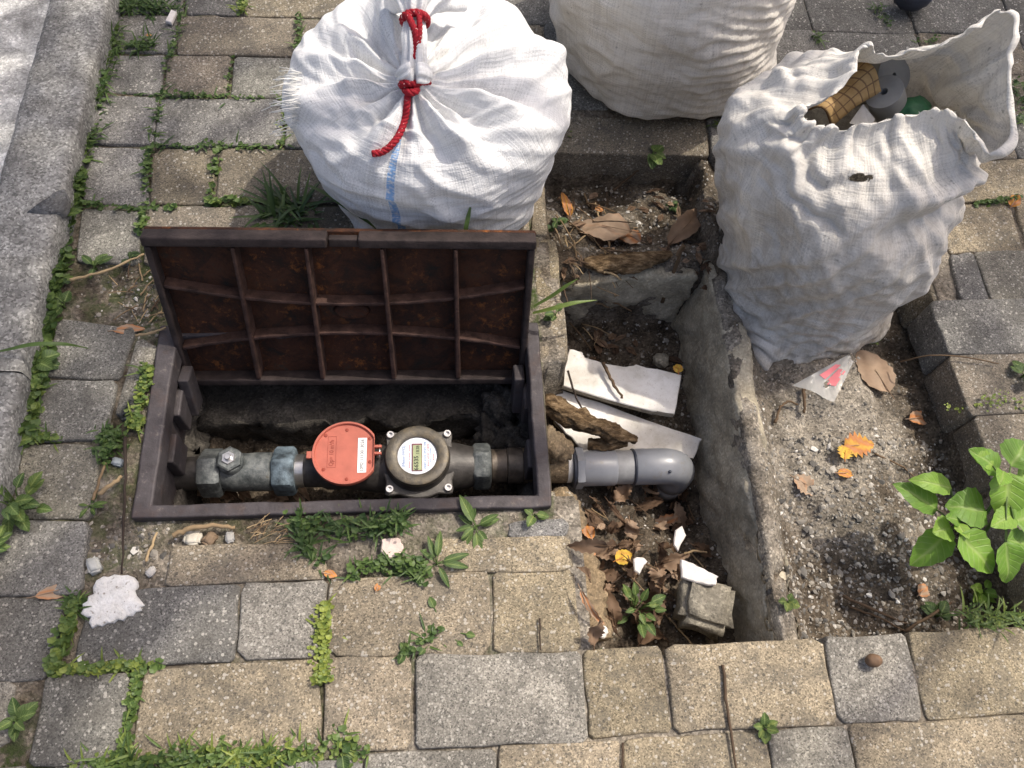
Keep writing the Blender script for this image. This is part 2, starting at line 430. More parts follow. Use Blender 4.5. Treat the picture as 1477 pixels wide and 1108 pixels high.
MAT['paper'] = mat_simple('pale_shard', (.66, .62, .58), .8, .2, 0, .12, 90, .4, .001)
MAT['pink'] = mat_simple('pinkish_chip', (.62, .50, .44), .8, .2, 0, .12, 90, .5, .001)
MAT['rope'] = None
def mat_rope():
    g = G('red_rope', .75, .25)
    w = g.noise(420., 3)
    c = g.mix(w, (.16, .005, .010), (.42, .016, .030))
    fl = g.ramp(g.noise(330., 1), [(.69, 0), (.71, 1)])
    c = g.mix(g.math('MULTIPLY', fl, .7), c, (.80, .62, .58))
    g.set(color=c); g.bump(w, .7, .0015); return g.m
MAT['rope'] = mat_rope()
MAT['sack1'] = mat_sack('white_woven_sack', (.82, .82, .815), .42, (.34, .31, .26), None, -.05, .22)
MAT['sack2'] = mat_sack('beige_woven_sack', (.80, .765, .70), .75, (.36, .30, .23), None, -.1, .5)
GREEN = [(0, (.022, .046, .016)), (.35, (.055, .102, .030)), (.7, (.125, .190, .050)), (1, (.29, .34, .07))]
MAT['green'] = mat_leaf('weed_green', GREEN, .3)
MAT['weed'] = mat_leaf('weed_leaf', GREEN, .3, .5, 90., True)
MAT['bright'] = mat_leaf('plant_green', [(0, (.09, .20, .03)), (.5, (.20, .36, .05)), (1, (.36, .52, .09))], .38, .45, 60., True)
MAT['brown'] = mat_leaf('dry_leaf', [(0, (.055, .032, .020)), (.3, (.13, .078, .045)), (.55, (.25, .165, .105)), (.75, (.40, .29, .20)), (.88, (.52, .20, .06)), (1, (.62, .42, .06))], .15, .75, 70.)
MAT['twig'] = mat_leaf('twig', [(0, (.035, .024, .018)), (.5, (.14, .09, .05)), (1, (.46, .34, .19))], 0., .85, 120.)
def mat_wood():
    g = G('rotten_wood', .95, .15)
    n = g.noise(1., 6, .7, g.scale(g.pos, (60., 160., 160.)))
    c = g.ramp(n, [(.3, (.03, .020, .012)), (.48, (.13, .085, .045)), (.62, (.27, .19, .11)), (.75, (.40, .31, .20))])
    g.set(color=c); g.bump(n, 1., .006); return g.m
MAT['wood'] = mat_wood()
def mat_pebble():
    g = G('pebbles', .85, .25)
    t = g.attr('tint'); c = g.ramp(t, [(0, (.05, .048, .045)), (.25, (.15, .14, .125)), (.55, (.30, .27, .225)), (.8, (.46, .43, .38)), (1, (.66, .64, .60))])
    g.set(color=c); g.bump(g.noise(220.), .4, .001); return g.m
MAT['pebble'] = mat_pebble()

# ------------------------------------------------------------------ ground
BOX = (-.398, .145, .319, .604)           # outer frame of the meter box
def hfun(x, y):
    """bedding soil height: joints, pit, trench, shelf, hole under the box"""
    x = np.asarray(x, float); y = np.asarray(y, float)
    n = fbm(x * 22, y * 22, 3, 4) * .010 + fbm(x * 90, y * 90, 9, 3) * .004
    z = -.0062 + n * .55
    # left of the box: dug soil patches
    patch = np.maximum(np.exp(-(((x + .43) / .07) ** 2 + ((y - .66) / .06) ** 2) ** 2), np.exp(-(((x + .41) / .075) ** 2 + ((y - .295) / .05) ** 2) ** 2))
    z = z + patch * (-.004 + n * .8)
    # shelf behind the back wall of the pit
    sh = sstep(.172, .184, x) * (1 - sstep(.470, .482, x)) * sstep(.690, .70, y) * (1 - sstep(.932, .940, y))
    zs = -.062 + n * 1.8 + fbm(x * 48, y * 48, 73, 3) * .012 + .028 * np.exp(-((y - .735) / .05) ** 2) - .02 * sstep(.84, .92, y)
    z = z * (1 - sh) + zs * sh
    # trench to the right of the concrete wall
    tr = sstep(.436 , .444, x + .012 * np.sin(y * 40) * .3) * (1 - sstep(.782, .788, x)) * sstep(.128, .136, y) * (1 - sstep(.95, .96, y))
    zt = -.006 + n * 1.9 - .042 * sstep(.445, .50, x + n) - .034 * sstep(.62, .75, x) - .012 * (1 - sstep(.2, .4, y))
    z = z * (1 - tr) + zt * tr
    # pit
    xl = .186 - .036 * sstep(.335, .345, y) * (1 - sstep(.535, .545, y))
    pt = sstep(0, .008, x - xl) * (1 - sstep(.425, .432, x)) * sstep(.128, .136, y) * (1 - sstep(.705, .712, y))
    zp = -.165 + n * 2.2 + fbm(x * 48, y * 48, 71, 3) * .014 - .055 * np.exp(-((x - .365) / .05) ** 2 - ((y - .37) / .06) ** 2) + .035 * (1 - sstep(.22, .38, y)) + .015 * (1 - sstep(.19, .25, x))
    z = z * (1 - pt) + zp * pt
    # hole for the meter box
    bx = sstep(-.392, -.386, x) * (1 - sstep(.133, .139, x)) * sstep(.325, .331, y) * (1 - sstep(.592, .598, y))
    z = z * (1 - bx) + (-.215 + n * 3) * bx
    # kerb side trough and road bed
    k = 1 - sstep(-.64, -.62, x)
    z = z * (1 - k) - .10 * k
    far = np.maximum(sstep(1.35, 1.5, x), np.maximum(sstep(1.9, 2.1, y), sstep(.35, .5, -y)))
    z = z * (1 - far) + -.02 * far - .1 * k * far
    return z
def G0(px, py, off=0.):
    z = 0.
    for _ in range(8):
        p = P(px, py, z); z = .5 * z + .5 * (float(hfun(p[0], p[1])) + off)
    return np.array([p[0], p[1], float(hfun(p[0], p[1])) + off])
xs = np.concatenate([[-300, -60, -12, -4, -2], np.arange(-1.1, 1.6, .0062), [2, 4, 12, 60, 300]])
ys = np.concatenate([[-300, -60, -12, -4, -1.5], np.arange(-.6, 2.2, .0066), [3, 5, 12, 60, 300]])
XX, YY = np.meshgrid(xs, ys); ZZ = hfun(XX, YY)
ny, nx = XX.shape
idx = np.arange(nx * ny).reshape(ny, nx)
quads = np.stack([idx[:-1, :-1], idx[:-1, 1:], idx[1:, 1:], idx[1:, :-1]], -1).reshape(-1, 4)
me = bpy.data.meshes.new('ground')
me.vertices.add(nx * ny); me.vertices.foreach_set('co', np.stack([XX, YY, ZZ], -1).astype(np.float32).ravel())
me.loops.add(quads.size); me.loops.foreach_set('vertex_index', quads.astype(np.int32).ravel())
me.polygons.add(len(quads)); me.polygons.foreach_set('loop_start', np.arange(0, quads.size, 4, dtype=np.int32)); me.polygons.foreach_set('loop_total', np.full(len(quads), 4, dtype=np.int32))
me.update(calc_edges=True); me.validate()
sand = sstep(.46, .52, XX + fbm(XX * 9, YY * 9, 5) * .05) * (1 - sstep(.69, .77, XX + fbm(XX * 12, YY * 12, 6) * .08)) * (1 - sstep(.55, .75, YY)) * np.clip(.25 + .75 * sstep(.30, .42, YY + fbm(XX * 10, YY * 10, 55) * .1) + 1.0 * fbm(XX * 14, YY * 14, 8), 0, 1)
sand = np.maximum(sand, np.clip(.30 + .35 * sstep(-.3, .1, XX) + fbm(XX * 30, YY * 30, 12) * .9, 0, 1) * (ZZ > -.025))
pitr = (XX > .19) & (XX < .43) & (YY > .13) & (YY < .71)
sand = np.where(pitr, np.clip(fbm(XX * 20, YY * 20, 31) * .9 - .05, 0, .5), sand)
shr = (XX > .17) & (XX < .48) & (YY > .70) & (YY < .94)
sand = np.where(shr, np.clip(.1 + fbm(XX * 25, YY * 25, 33) * .9, 0, .7), sand)
a = me.attributes.new('sand', 'FLOAT', 'POINT'); a.data.foreach_set('value', sand.astype(np.float32).ravel())
mo = np.clip((ZZ > -.03) * (.5 + fbm(XX * 6, YY * 6, 44) * 1.2) * (XX < .15), 0, 1)
a = me.attributes.new('moss', 'FLOAT', 'POINT'); a.data.foreach_set('value', mo.astype(np.float32).ravel())
tag(link('ground', me, MAT['dirt']), kind='structure')

# ------------------------------------------------------------------ pavement: every block an object
pavement = empty('pavement'); tag(pavement, kind='structure')
PAVERS = []
def block_mesh(q, seed, thick=.075, chip=.0018):
    """q: 4 world xy corners TL,TR,BR,BL about their centre; worn rounded arris"""
    r = random.Random(seed)
    c = np.mean(q, 0); out = []
    for i in range(4):
        a, b = q[i], q[(i + 1) % 4]; L = np.linalg.norm(b - a); d = (b - a) / L
        k = 5 if L > .15 else 3
        rc = .0022 + r.random() * .002 + (.008 * r.random() if r.random() < .25 else 0)
        ts = [rc / L] + [j / k + r.uniform(-.05, .05) for j in range(1, k)] + [1 - rc / L]
        nrm = np.array([-d[1], d[0]])
        for t in ts: out.append(a + d * L * t + nrm * (r.uniform(-chip, chip) + .0020))
    out = np.array(out); n = len(out)
    if np.cross(out[1] - out[0], out[5] - out[1]) > 0: pass
    v = []; f = []
    tx, ty = r.uniform(-.012, .012), r.uniform(-.012, .012)
    for off, dz in ((.0042, .0), (.0016, -.0007), (.0003, -.0024), (0, -.007), (0, -thick)):
        for p in out:
            d = c - p; L = np.linalg.norm(d)
            pp = p + d / L * off * (1 + r.uniform(-.3, .3))
            zz = dz + (pp[0] - c[0]) * tx + (pp[1] - c[1]) * ty if dz > -.02 else dz
            v.append((pp[0], pp[1], zz))
    for i in range(4):
        for k in range(n):
            k2 = (k + 1) % n
            f.append((i * n + k, i * n + k2, (i + 1) * n + k2, (i + 1) * n + k))
    ci = len(v); v.append((c[0], c[1], r.uniform(-.0008, .0004)))
    for k in range(n): f.append((ci, (k + 1) % n, k))
    return v, f
TINT = {'g': (.222, .214, .192), 'd': (.165, .159, .143), 't': (.298, .248, .172), 'b': (.222, .190, .143), 'l': (.246, .229, .190)}
def add_block(q, tint, seed, z=0., name='paving_block', thick=.075):
    q = np.array(q, float)
    c = np.mean(q, 0)
    v, f = block_mesh(q - c, seed, thick)
    me = bpy.data.meshes.new(name); me.from_pydata(v, [], f)
    me.update(); bm = bmesh.new(); bm.from_mesh(me); bmesh.ops.recalc_face_normals(bm, faces=bm.faces); bm.to_mesh(me); bm.free()
    o = link(name, me, MAT['paver'], pavement)
    r = random.Random(seed + 99)
    o.location = (c[0], c[1], z + r.uniform(-.002, .0015))
    b = TINT[tint]; k = r.uniform(.9, 1.1); o.color = (b[0] * k, b[1] * k, b[2] * k * r.uniform(.95, 1.05), 1)
    PAVERS.append((q[:, 0].min(), q[:, 0].max(), q[:, 1].min(), q[:, 1].max()))
    return o
BL = [  # corner pixels of the blocks in view, TL TR BR BL, tint
 (175,-40, 262,-38, 262,17, 170,15,'g'), (267,-38, 345,-34, 344,20, 268,18,'d'), (353,-34, 512,-30, 513,25, 353,21,'b'), (519,-30, 690,-26, 690,30, 520,27,'b'),
 (172,21, 253,22, 249,74, 160,72,'g'), (260,22, 428,27, 424,79, 255,76,'b'), (436,28, 600,33, 600,84, 433,80,'b'),
 (148,78, 237,79, 230,135, 138,131,'g'), (243,80, 331,81, 327,137, 237,136,'b'), (339,82, 520,87, 520,146, 335,138,'g'),
 (140,138, 226,140, 219,207, 128,203,'g'), (231,141, 408,143, 403,210, 224,208,'g'), (416,145, 600,150, 600,217, 412,212,'g'),
 (124,211, 211,216, 212,297, 119,289,'g'), (222,215, 310,214, 300,293, 216,291,'b'), (320,214, 500,218, 500,292, 312,287,'b'),
 (118,301, 203,305, 197,378, 110,375,'g'), (215,300, 394,298, 395,380, 210,380,'b'), (401,300, 600,301, 600,382, 400,381,'b'), (608,301, 760,301, 765,380, 606,382,'t'),
 (300,388, 520,388, 522,455, 296,455,'b'), (528,388, 760,388, 762,455, 528,455,'g'),
 (86,461, 192,474, 171,544, 62,541,'g'), (62,548, 168,551, 149,634, 38,634,'g'), (199,488, 227,499, 192,607, 167,600,'l'),
 (35,641, 142,641, 134,746, 12,744,'l'), (8,751, 125,752, 114,857, -30,858,'g'), (-35,864, 93,865, 65,980, -62,978,'d'),
 (-90,986, 21,985, 6,1076, -110,1072,'l'),
 (68,976, 187,972, 170,1098, 42,1104,'d'), (208,967, 458,953, 460,1079, 188,1095,'t'), (470,951, 591,948, 593,1078, 466,1081,'t'), (601,947, 836,942, 845,1067, 600,1078,'l'),
 (843,939, 953,934, 968,1053, 853,1062,'t'), (961,933, 1185,922, 1206,1041, 976,1054,'t'), (1191,921, 1306,915, 1331,1036, 1213,1042,'l'), (1312,914, 1540,902, 1580,1022, 1337,1036,'t'),
 (132,857, 343,843, 336,953, 105,963,'d'), (351,843, 470,838, 457,947, 343,952,'l'), (475,838, 705,826, 707,941, 474,946,'t'), (712,825, 828,824, 836,938, 716,941,'t'),
 (248,790, 460,783, 471,832, 240,844,'t'), (615,778, 819,775, 824,820, 610,826,'t'), (738,753, 817,749, 819,772, 735,775,'g'),
 (-40,1110, 36,1108, 20,1230, -80,1230,'g'), (46,1110, 168,1104, 150,1230, 26,1235,'d'), (186,1116, 268,1111, 262,1230, 172,1235,'t'), (274,1110, 520,1098, 518,1225, 268,1232,'g'), (527,1091, 713,1080, 716,1200, 525,1212,'l'), (719,1079, 894,1069, 902,1190, 722,1200,'t'), (900,1068, 1103,1058, 1122,1180, 908,1190,'t'),
 (1109,1056, 1220,1050, 1246,1170, 1128,1180,'l'), (1226,1048, 1480,1034, 1512,1150, 1252,1168,'t'),
 (1342,436, 1540,430, 1570,506, 1371,510,'g'), (1371,514, 1560,508, 1592,590, 1400,597,'b'), (1408,601, 1600,593, 1640,690, 1437,697,'b'), (1444,701, 1640,694, 1685,798, 1474,804,'b'), (1480,808, 1680,800, 1720,900, 1512,905,'t'),
 (1408,363, 1537,359, 1560,426, 1432,432,'l'), (1372,368, 1403,364, 1427,432, 1386,433,'d'),
 (1353,297, 1458,291, 1476,359, 1370,364,'t'), (1466,289, 1600,283, 1622,353, 1484,358,'t'),
 (1335,236, 1480,229, 1498,284, 1348,291,'t'),
 (796,168, 1016,172, 1023,222, 783,218,'b'), (1022,172, 1112,174, 1118,226, 1029,223,'g'),
]
for i, b in enumerate(BL):
    q = [P(b[2 * k], b[2 * k + 1])[:2] for k in range(4)]
    add_block(q, b[8], 100 + i)
# cut pieces between box and pit, the tilted fragment by the right edge
for i, (x0, x1, y0, y1, t, z) in enumerate([(.150, .184, .655, .76, 't', -.004), (.151, .186, .546, .648, 't', -.006), (.150, .172, .77, .87, 't', -.003), (.148, .180, .325, .352, 't', -.035)]):
    add_block([(x0, y1), (x1, y1), (x1, y0), (x0, y0)], t, 300 + i, z)
ob = add_block([P(*q)[:2] for q in ((1336, 374), (1368, 372), (1381, 432), (1350, 434))], 'b', 330, -.012)
ob.rotation_euler = (.0, .22, .05)
# the rest of the walk, laid in the same bond
std = {}
k = 0
y = 2.16; row = 0
YB = max(p[2] for p in PAVERS if p[2] < .02) - .003
while y > -.55:
    if y - .0985 < YB < y: y = YB
    ph = (.0, .103)[row % 2] + .02; x = -.54 + ph - .206
    while x < 1.5:
        half = rnd.random() < .22
        w = .0985 if half else .2015
        x0, x1, y0, y1 = x, x + w, y - .0985, y
        x += w + .0042
        if x1 < -.50 or x0 < -.548: continue
        if x1 > .146 and x0 < .777 and y1 > .136 and y0 < .934: continue
        if x1 > -.47 and x0 < .18 and y1 > .21 and y0 < .72: continue
        if x1 < -.28 and .25 < .5 * (y0 + y1) < .76: continue
        if any(x1 > p[0] + .012 and x0 < p[1] - .012 and y1 > p[2] + .012 and y0 < p[3] - .012 for p in PAVERS[:120]): continue
        k += 1
        tt = rnd.choice('ddbbdg' if y > .8 and x > .5 else 'gggbbtd' if y > .8 else 'ttgblt')  # darker mix at the far right: tree shade deepened in the block colours
        key = (half, rnd.randrange(3))
        if key not in std:
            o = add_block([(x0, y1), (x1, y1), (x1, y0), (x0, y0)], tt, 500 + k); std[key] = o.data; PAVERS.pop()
        else:
            o = bpy.data.objects.new('paving_block', std[key]); COL.objects.link(o); o.parent = pavement
            o.location = ((x0 + x1) / 2, (y0 + y1) / 2, rnd.uniform(-.003, .001))
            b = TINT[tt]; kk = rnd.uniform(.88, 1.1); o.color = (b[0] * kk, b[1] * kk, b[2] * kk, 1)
    y -= .1027; row += 1

# ------------------------------------------------------------------ kerb and road on the left
kerb = empty('kerb'); tag(kerb, kind='structure')
def kerb_stone(y0, y1, seed, drop=0.):
    # cross-section (x, z) with worn shoulders, swept along y
    prof = [(-.553, -.10), (-.553, .02), (-.5535, .038), (-.557, .0425), (-.566, .0445), (-.61, .045), (-.640, .043), (-.650, .038), (-.655, .028), (-.658, -.08)]
    m = 150; v = []; f = []
    for i in range(m + 1):
        yy = y0 + (y1 - y0) * i / m
        for (x, z) in prof:
            e = fbm(yy * 9 + seed, z * 10 + x * 10, seed) * .003 + fbm(yy * 60 + seed, z * 50 + x * 60, seed + 1, 3) * .0035
            v.append((x + e * (1 if x > -.6 else -.6), yy, z - drop + fbm(yy * 9, x * 40, seed + 3) * .003))
    n = len(prof)
    for i in range(m):
        for k in range(n - 1): f.append((i * n + k, i * n + k + 1, (i + 1) * n + k + 1, (i + 1) * n + k))
    f.append(tuple(range(n))); f.append(tuple(m * n + k for k in reversed(range(n))))
    return mesh('kerb_stone', v, f, MAT['kerb'], kerb)
kerb_stone(.5140, 1.56, 3); kerb_stone(-.5, .5125, 8, .002); kerb_stone(1.568, 2.6, 12)
# dark patch where the arris of the kerb is broken off
cv = [P(*q, .0462) for q in ((38, 306), (48, 298), (56, 292), (66, 286), (80, 276), (92, 272), (96, 280), (94, 296), (88, 305), (64, 308))]
mesh('broken_arris', [(p[0], p[1], .0452) for p in cv] + [(p[0], p[1], .030) for p in cv], [tuple(range(10))[::-1]] + [(i, (i + 1) % 10, 10 + (i + 1) % 10, 10 + i) for i in range(10)], mat_concrete('broken_face', (.10, .10, .10), (.20, .20, .195), 30., .6, 1.), kerb)
gx = np.concatenate([[-300, -60, -10, -3, -1.6], np.arange(-1.3, -.65, .02), [-.65]]); gy = np.concatenate([[-300, -60, -10, -2], np.arange(-.6, 2.6, .03), [4, 12, 60, 300]])
RX, RY = np.meshgrid(gx, gy); RZ = -.055 + fbm(RX * 8, RY * 8, 21) * .008
ri = np.arange(RX.size).reshape(RX.shape)
tag(mesh('road', np.stack([RX, RY, RZ], -1).reshape(-1, 3), np.stack([ri[:-1, :-1], ri[:-1, 1:], ri[1:, 1:], ri[1:, :-1]], -1).reshape(-1, 4), MAT['road']), kind='structure')

# ------------------------------------------------------------------ pit walls
def rough_slab(name, x0, x1, y0, y1, z0, z1, seed, amp, mat, step=.008, parent=None, topdrop=None, shear=0.):
    """box with subdivided faces pushed about by noise"""
    bm = bmesh.new()
    v, f = box_vf(x0, x1, y0, y1, z0, z1); vs = [bm.verts.new(p) for p in v]
    for q in f: bm.faces.new([vs[i] for i in q])
    for ax, L in ((0, x1 - x0), (1, y1 - y0), (2, z1 - z0)):
        cuts = max(1, int(L / step))
        es = [e for e in bm.edges if abs((e.verts[0].co - e.verts[1].co)[ax]) > L * .9]
        bmesh.ops.subdivide_edges(bm, edges=es, cuts=cuts, use_grid_fill=True)
    co = np.array([w.co[:] for w in bm.verts])
    e1 = fbm(co[:, 0] * 30 + co[:, 2] * 13, co[:, 1] * 30 + co[:, 2] * 17, seed); e2 = fbm(co[:, 1] * 30 + 9 + co[:, 2] * 21, co[:, 0] * 26, seed + 5); e3 = fbm(co[:, 0] * 24, co[:, 1] * 24, seed + 9)
    e4 = fbm(co[:, 1] * 120 + 3, co[:, 2] * 120 + co[:, 0] * 90, seed + 21, 3); e5 = fbm(co[:, 0] * 120 + 5, co[:, 2] * 120 + co[:, 1] * 90, seed + 23, 3)
    for i, w in enumerate(bm.verts):
        w.co.x += (e1[i] + .35 * e4[i]) * amp; w.co.y += (e2[i] + .35 * e5[i]) * amp
        if w.co.z > z1 - .001:
            w.co.z += e3[i] * amp * 1.4 - (.004 if min(w.co.x - x0, x1 - w.co.x, w.co.y - y0, y1 - w.co.y) < .002 else 0)
            if topdrop: w.co.z += topdrop(w.co.x, w.co.y)
        if shear: w.co.x += shear * (w.co.z + .02)
    me = bpy.data.meshes.new(name); bm.normal_update(); bm.to_mesh(me); bm.free()
    return link(name, me, mat, parent)
tag(rough_slab('concrete_wall', .428, .462, .128, .735, -.26, -.016, 3, .010, MAT['wall'], topdrop=lambda x, y: -.008 * math.sin(y * 9) - .01 * max(0, .35 - y) / .2, shear=.12), 'low grey concrete wall along the right side of the pit', 'wall')
tag(rough_slab('concrete_wall', .196, .414, .703, .738, -.26, -.030, 14, .012, MAT['wall'], topdrop=lambda x, y: -.03 * max(0, .27 - x) / .07), 'short concrete wall across the back of the pit, under the leaf litter', 'wall')

# ------------------------------------------------------------------ meter box
X0, X1, Y0, Y1 = BOX
mbox = empty('meter_box', ((X0 + X1) / 2, (Y0 + Y1) / 2, -.1))
tag(mbox, 'rusty cast iron meter box sunk in the paving with its lid propped open', 'meter box')
bm = bmesh.new()
ix0, ix1, iy0, iy1 = X0 + .025, X1 - .019, Y0 + .018, Y1 - .017
rings = [(X0 - .002, X1 + .002, Y0 - .002, Y1 + .002, -.09), (X0, X1, Y0, Y1, .0065), (ix0, ix1, iy0, iy1, .0055), (ix0 + .002, ix1 - .002, iy0 + .002, iy1 - .002, -.022), (ix0 - .006, ix1 + .006, iy0 - .004, iy1 + .004, -.026), (ix0 - .010, ix1 + .008, iy0 - .006, iy1 + .006, -.115)]
vs = []
for (a, b, c, d, z) in rings: vs.append([bm.verts.new(p) for p in ((a, c, z), (b, c, z), (b, d, z), (a, d, z))])
for i in range(len(rings) - 1):
    for k in range(4): bm.faces.new((vs[i][k], vs[i][(k + 1) % 4], vs[i + 1][(k + 1) % 4], vs[i + 1][k]))
bmesh.ops.subdivide_edges(bm, edges=[e for e in bm.edges if e.calc_length() > .2], cuts=20, use_grid_fill=True)
for w in bm.verts: w.co += Vector((fbm(w.co.y * 30, w.co.x * 22, 4), fbm(w.co.x * 26, w.co.y * 31, 5), fbm(w.co.x * 20, w.co.y * 20, 6))) * .0022
me = bpy.data.meshes.new('frame'); bmesh.ops.recalc_face_normals(bm, faces=bm.faces); bm.to_mesh(me); bm.free()
fr = link('frame', me, MAT['iron'], mbox, smooth=False); bevel(fr, .003, 3, 30)
for (x, y) in ((ix0 - .002, .50), (ix0 - .002, .43), (ix1 + .001, .50), (ix1 + .001, .41)):
    o = mesh('bracket', *box_vf(x - .007, x + .009, y - .022, y + .022, -.085, -.030), MAT['iron'], mbox, False); bevel(o, .003)
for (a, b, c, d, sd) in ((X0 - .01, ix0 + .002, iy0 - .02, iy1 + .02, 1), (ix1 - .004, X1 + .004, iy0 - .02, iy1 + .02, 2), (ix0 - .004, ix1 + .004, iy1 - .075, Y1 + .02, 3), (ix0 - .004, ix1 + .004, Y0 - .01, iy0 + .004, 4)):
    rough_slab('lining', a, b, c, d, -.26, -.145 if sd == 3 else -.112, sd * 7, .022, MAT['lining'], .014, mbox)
# the lid, leaning back on the rear rim
LW, LL = .506, .256
lx = Vector((1, -.012, 0)).normalized(); ly = Vector((0, .090, .238)).normalized(); lz = lx.cross(ly).normalized()   # lz points away from the box
lz = -lz if lz.y > 0 else lz
LM = Matrix(((lx.x, ly.x, lz.x, -.124), (lx.y, ly.y, lz.y, .553), (lx.z, ly.z, lz.z, -.070), (0, 0, 0, 1)))
lid = None
def lidpart(name, vf, mat, parent, bev=.0025, smooth=False):
    v = [LM @ Vector(p) for p in vf[0]]
    o = mesh(name, v, vf[1], mat, parent, smooth)
    bmm = bmesh.new(); bmm.from_mesh(o.data); bmesh.ops.recalc_face_normals(bmm, faces=bmm.faces); bmm.to_mesh(o.data); bmm.free()
    if bev: bevel(o, bev, 2)
    return o
hw = LW / 2
lid = lidpart('lid', box_vf(-hw, hw, 0, LL, -.014, -.006), MAT['rust'], mbox)
tag(lid, 'dark rusty ribbed underside of the open lid')
for (a, b, c, d, z1) in ((-hw + .002, hw - .002, -.001, .011, .016), (-hw + .002, -hw + .011, .012, LL - .014, .015), (hw - .011, hw - .002, .012, LL - .014, .015), (-hw + .001, -.020, LL - .013, LL + .001, .016), (.020, hw - .001, LL - .013, LL + .001, .016)):
    lidpart('edge_flange', box_vf(a, b, c, d, -.0065, z1), MAT['lid_edge'], lid)
lidpart('lifting_notch', box_vf(-.0195, .0195, LL - .018, LL - .005, -.0062, .006), MAT['lid_edge'], lid)
for cx, in ((-.140,), (-.047,), (.050,), (.146,)):
    n = 12; v = []; f = []
    for i in range(n + 1):
        t = i / n; yy = .0115 + (LL - .026) * t; h = .004 + .012 * min(1, 1.6 - 1.1 * abs(t - .45)); w = .0046 - .0012 * t
        xx = cx + .004 * (1 - t) * (1 if cx > 0 else -1)
        v += [(xx - w, yy, -.0063), (xx - w * .7, yy, h), (xx + w * .7, yy, h), (xx + w, yy, -.0063)]
    for i in range(n):
        for k in range(3): f.append((i * 4 + k, i * 4 + k + 1, i * 4 + 5 + k, i * 4 + 4 + k))
    f += [(0, 1, 2, 3), (n * 4 + 3, n * 4 + 2, n * 4 + 1, n * 4)]
    lidpart('rib', (v, f), MAT['rib'], lid, .0015)
for (y0, bow) in ((.178, -.030), (.068, .028)):
    n = 40; v = []; f = []
    for i in range(n + 1):
        t = i / n * 2 - 1; xx = t * (hw - .0115); yy = y0 + bow * (1 - t * t); w = .0036 + .0003 * math.sin(i * 2.3)
        h = .0115 + .0005 * math.sin(i * 1.7)
        v += [(xx, yy - w, -.0061), (xx, yy - w * .75, h), (xx, yy + w * .75, h), (xx, yy + w, -.0061)]
    for i in range(n):
        for k in range(3): f.append((i * 4 + k, i * 4 + k + 1, i * 4 + 5 + k, i * 4 + 4 + k))
    f += [(0, 1, 2, 3), (n * 4 + 3, n * 4 + 2, n * 4 + 1, n * 4)]
    lidpart('rib', (v, f), MAT['rib'], lid, .0015, True)
for s in (-1, 1):
    lidpart('hinge_lug', box_vf(s * (hw - .014) - .008, s * (hw - .014) + .008, -.030, .042, .0165, .050), MAT['iron'], lid, .003)
v, f = lathe([(.026, 0), (.024, .004), (.019, .006), (.013, .004), (.0, .003)], 24); 
lidpart('casting_mark', ([(p[0] * 1.0 + .0, p[1] * .55 + .125, p[2] - .0061) for p in v], f), MAT['rust'], lid, 0, True)

# lump of spilled concrete at the right of the box
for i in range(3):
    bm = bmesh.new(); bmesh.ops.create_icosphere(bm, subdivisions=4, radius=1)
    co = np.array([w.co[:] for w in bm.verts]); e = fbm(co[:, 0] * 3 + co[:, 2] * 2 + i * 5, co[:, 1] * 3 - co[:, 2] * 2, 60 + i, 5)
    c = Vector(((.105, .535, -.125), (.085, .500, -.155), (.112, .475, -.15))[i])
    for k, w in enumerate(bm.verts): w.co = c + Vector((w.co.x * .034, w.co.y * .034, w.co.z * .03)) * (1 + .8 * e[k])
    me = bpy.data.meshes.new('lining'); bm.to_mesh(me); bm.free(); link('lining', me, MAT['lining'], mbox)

# ------------------------------------------------------------------ pipework in the box (axis along X)
AY, AZ = .420, -.108
def ax(px): return float(P(px, 672, -.085)[0])
def seg(name, prof, mat, parent, n=40, rad=None, y=AY, z=AZ, smooth=True, bev=0):
    v, f = lathe(prof, n, 'X', (0, y, z), True, rad)
    o = mesh(name, v, f, mat, parent, smooth)
    bmm = bmesh.new(); bmm.from_mesh(o.data); bmesh.ops.recalc_face_normals(bmm, faces=bmm.faces); bmm.to_mesh(o.data); bmm.free()
    if bev: bevel(o, bev)
    else:
        m = o.modifiers.new('es', 'EDGE_SPLIT'); m.split_angle = math.radians(40)
    return o
def rprof(x0, x1, r, e=.0015): return [(r - e, x0), (r, x0 + e), (r, x1 - e), (r - e, x1)]
def hexnut(name, x0, x1, r, mat, parent, rot=0.):
    e = .004
    o = seg(name, [(r * .90, x0), (r, x0 + e), (r, x1 - e), (r * .90, x1)], mat, parent, 6 * 8, lambda a: hexrad(a + rot))
    return o
CX = float(P(602, 657, -.06)[0])
valve = empty('ball_valve', (ax(350), AY, AZ - .03)); tag(valve, 'weathered bronze ball valve with hex ends at the left of the box', 'valve')
seg('inlet_pipe', rprof(ix0 - .02, ax(288), .0245), MAT['bronze_dark'], valve)
hexnut('hex_end', ax(285), ax(318), .0335, MAT['patina'], valve, .25)
seg('body', [(.024, ax(316)), (.027, ax(322)), (.0285, ax(335)), (.0275, ax(352)), (.0285, ax(362)), (.0285, ax(388)), (.025, ax(392))], MAT['patina'], valve)
hexnut('union_nut', ax(392), ax(424), .0345, MAT['patina_blue'], valve, .1)
seg('sleeve', rprof(ax(423), ax(438), .0245), MAT['steel'], valve)
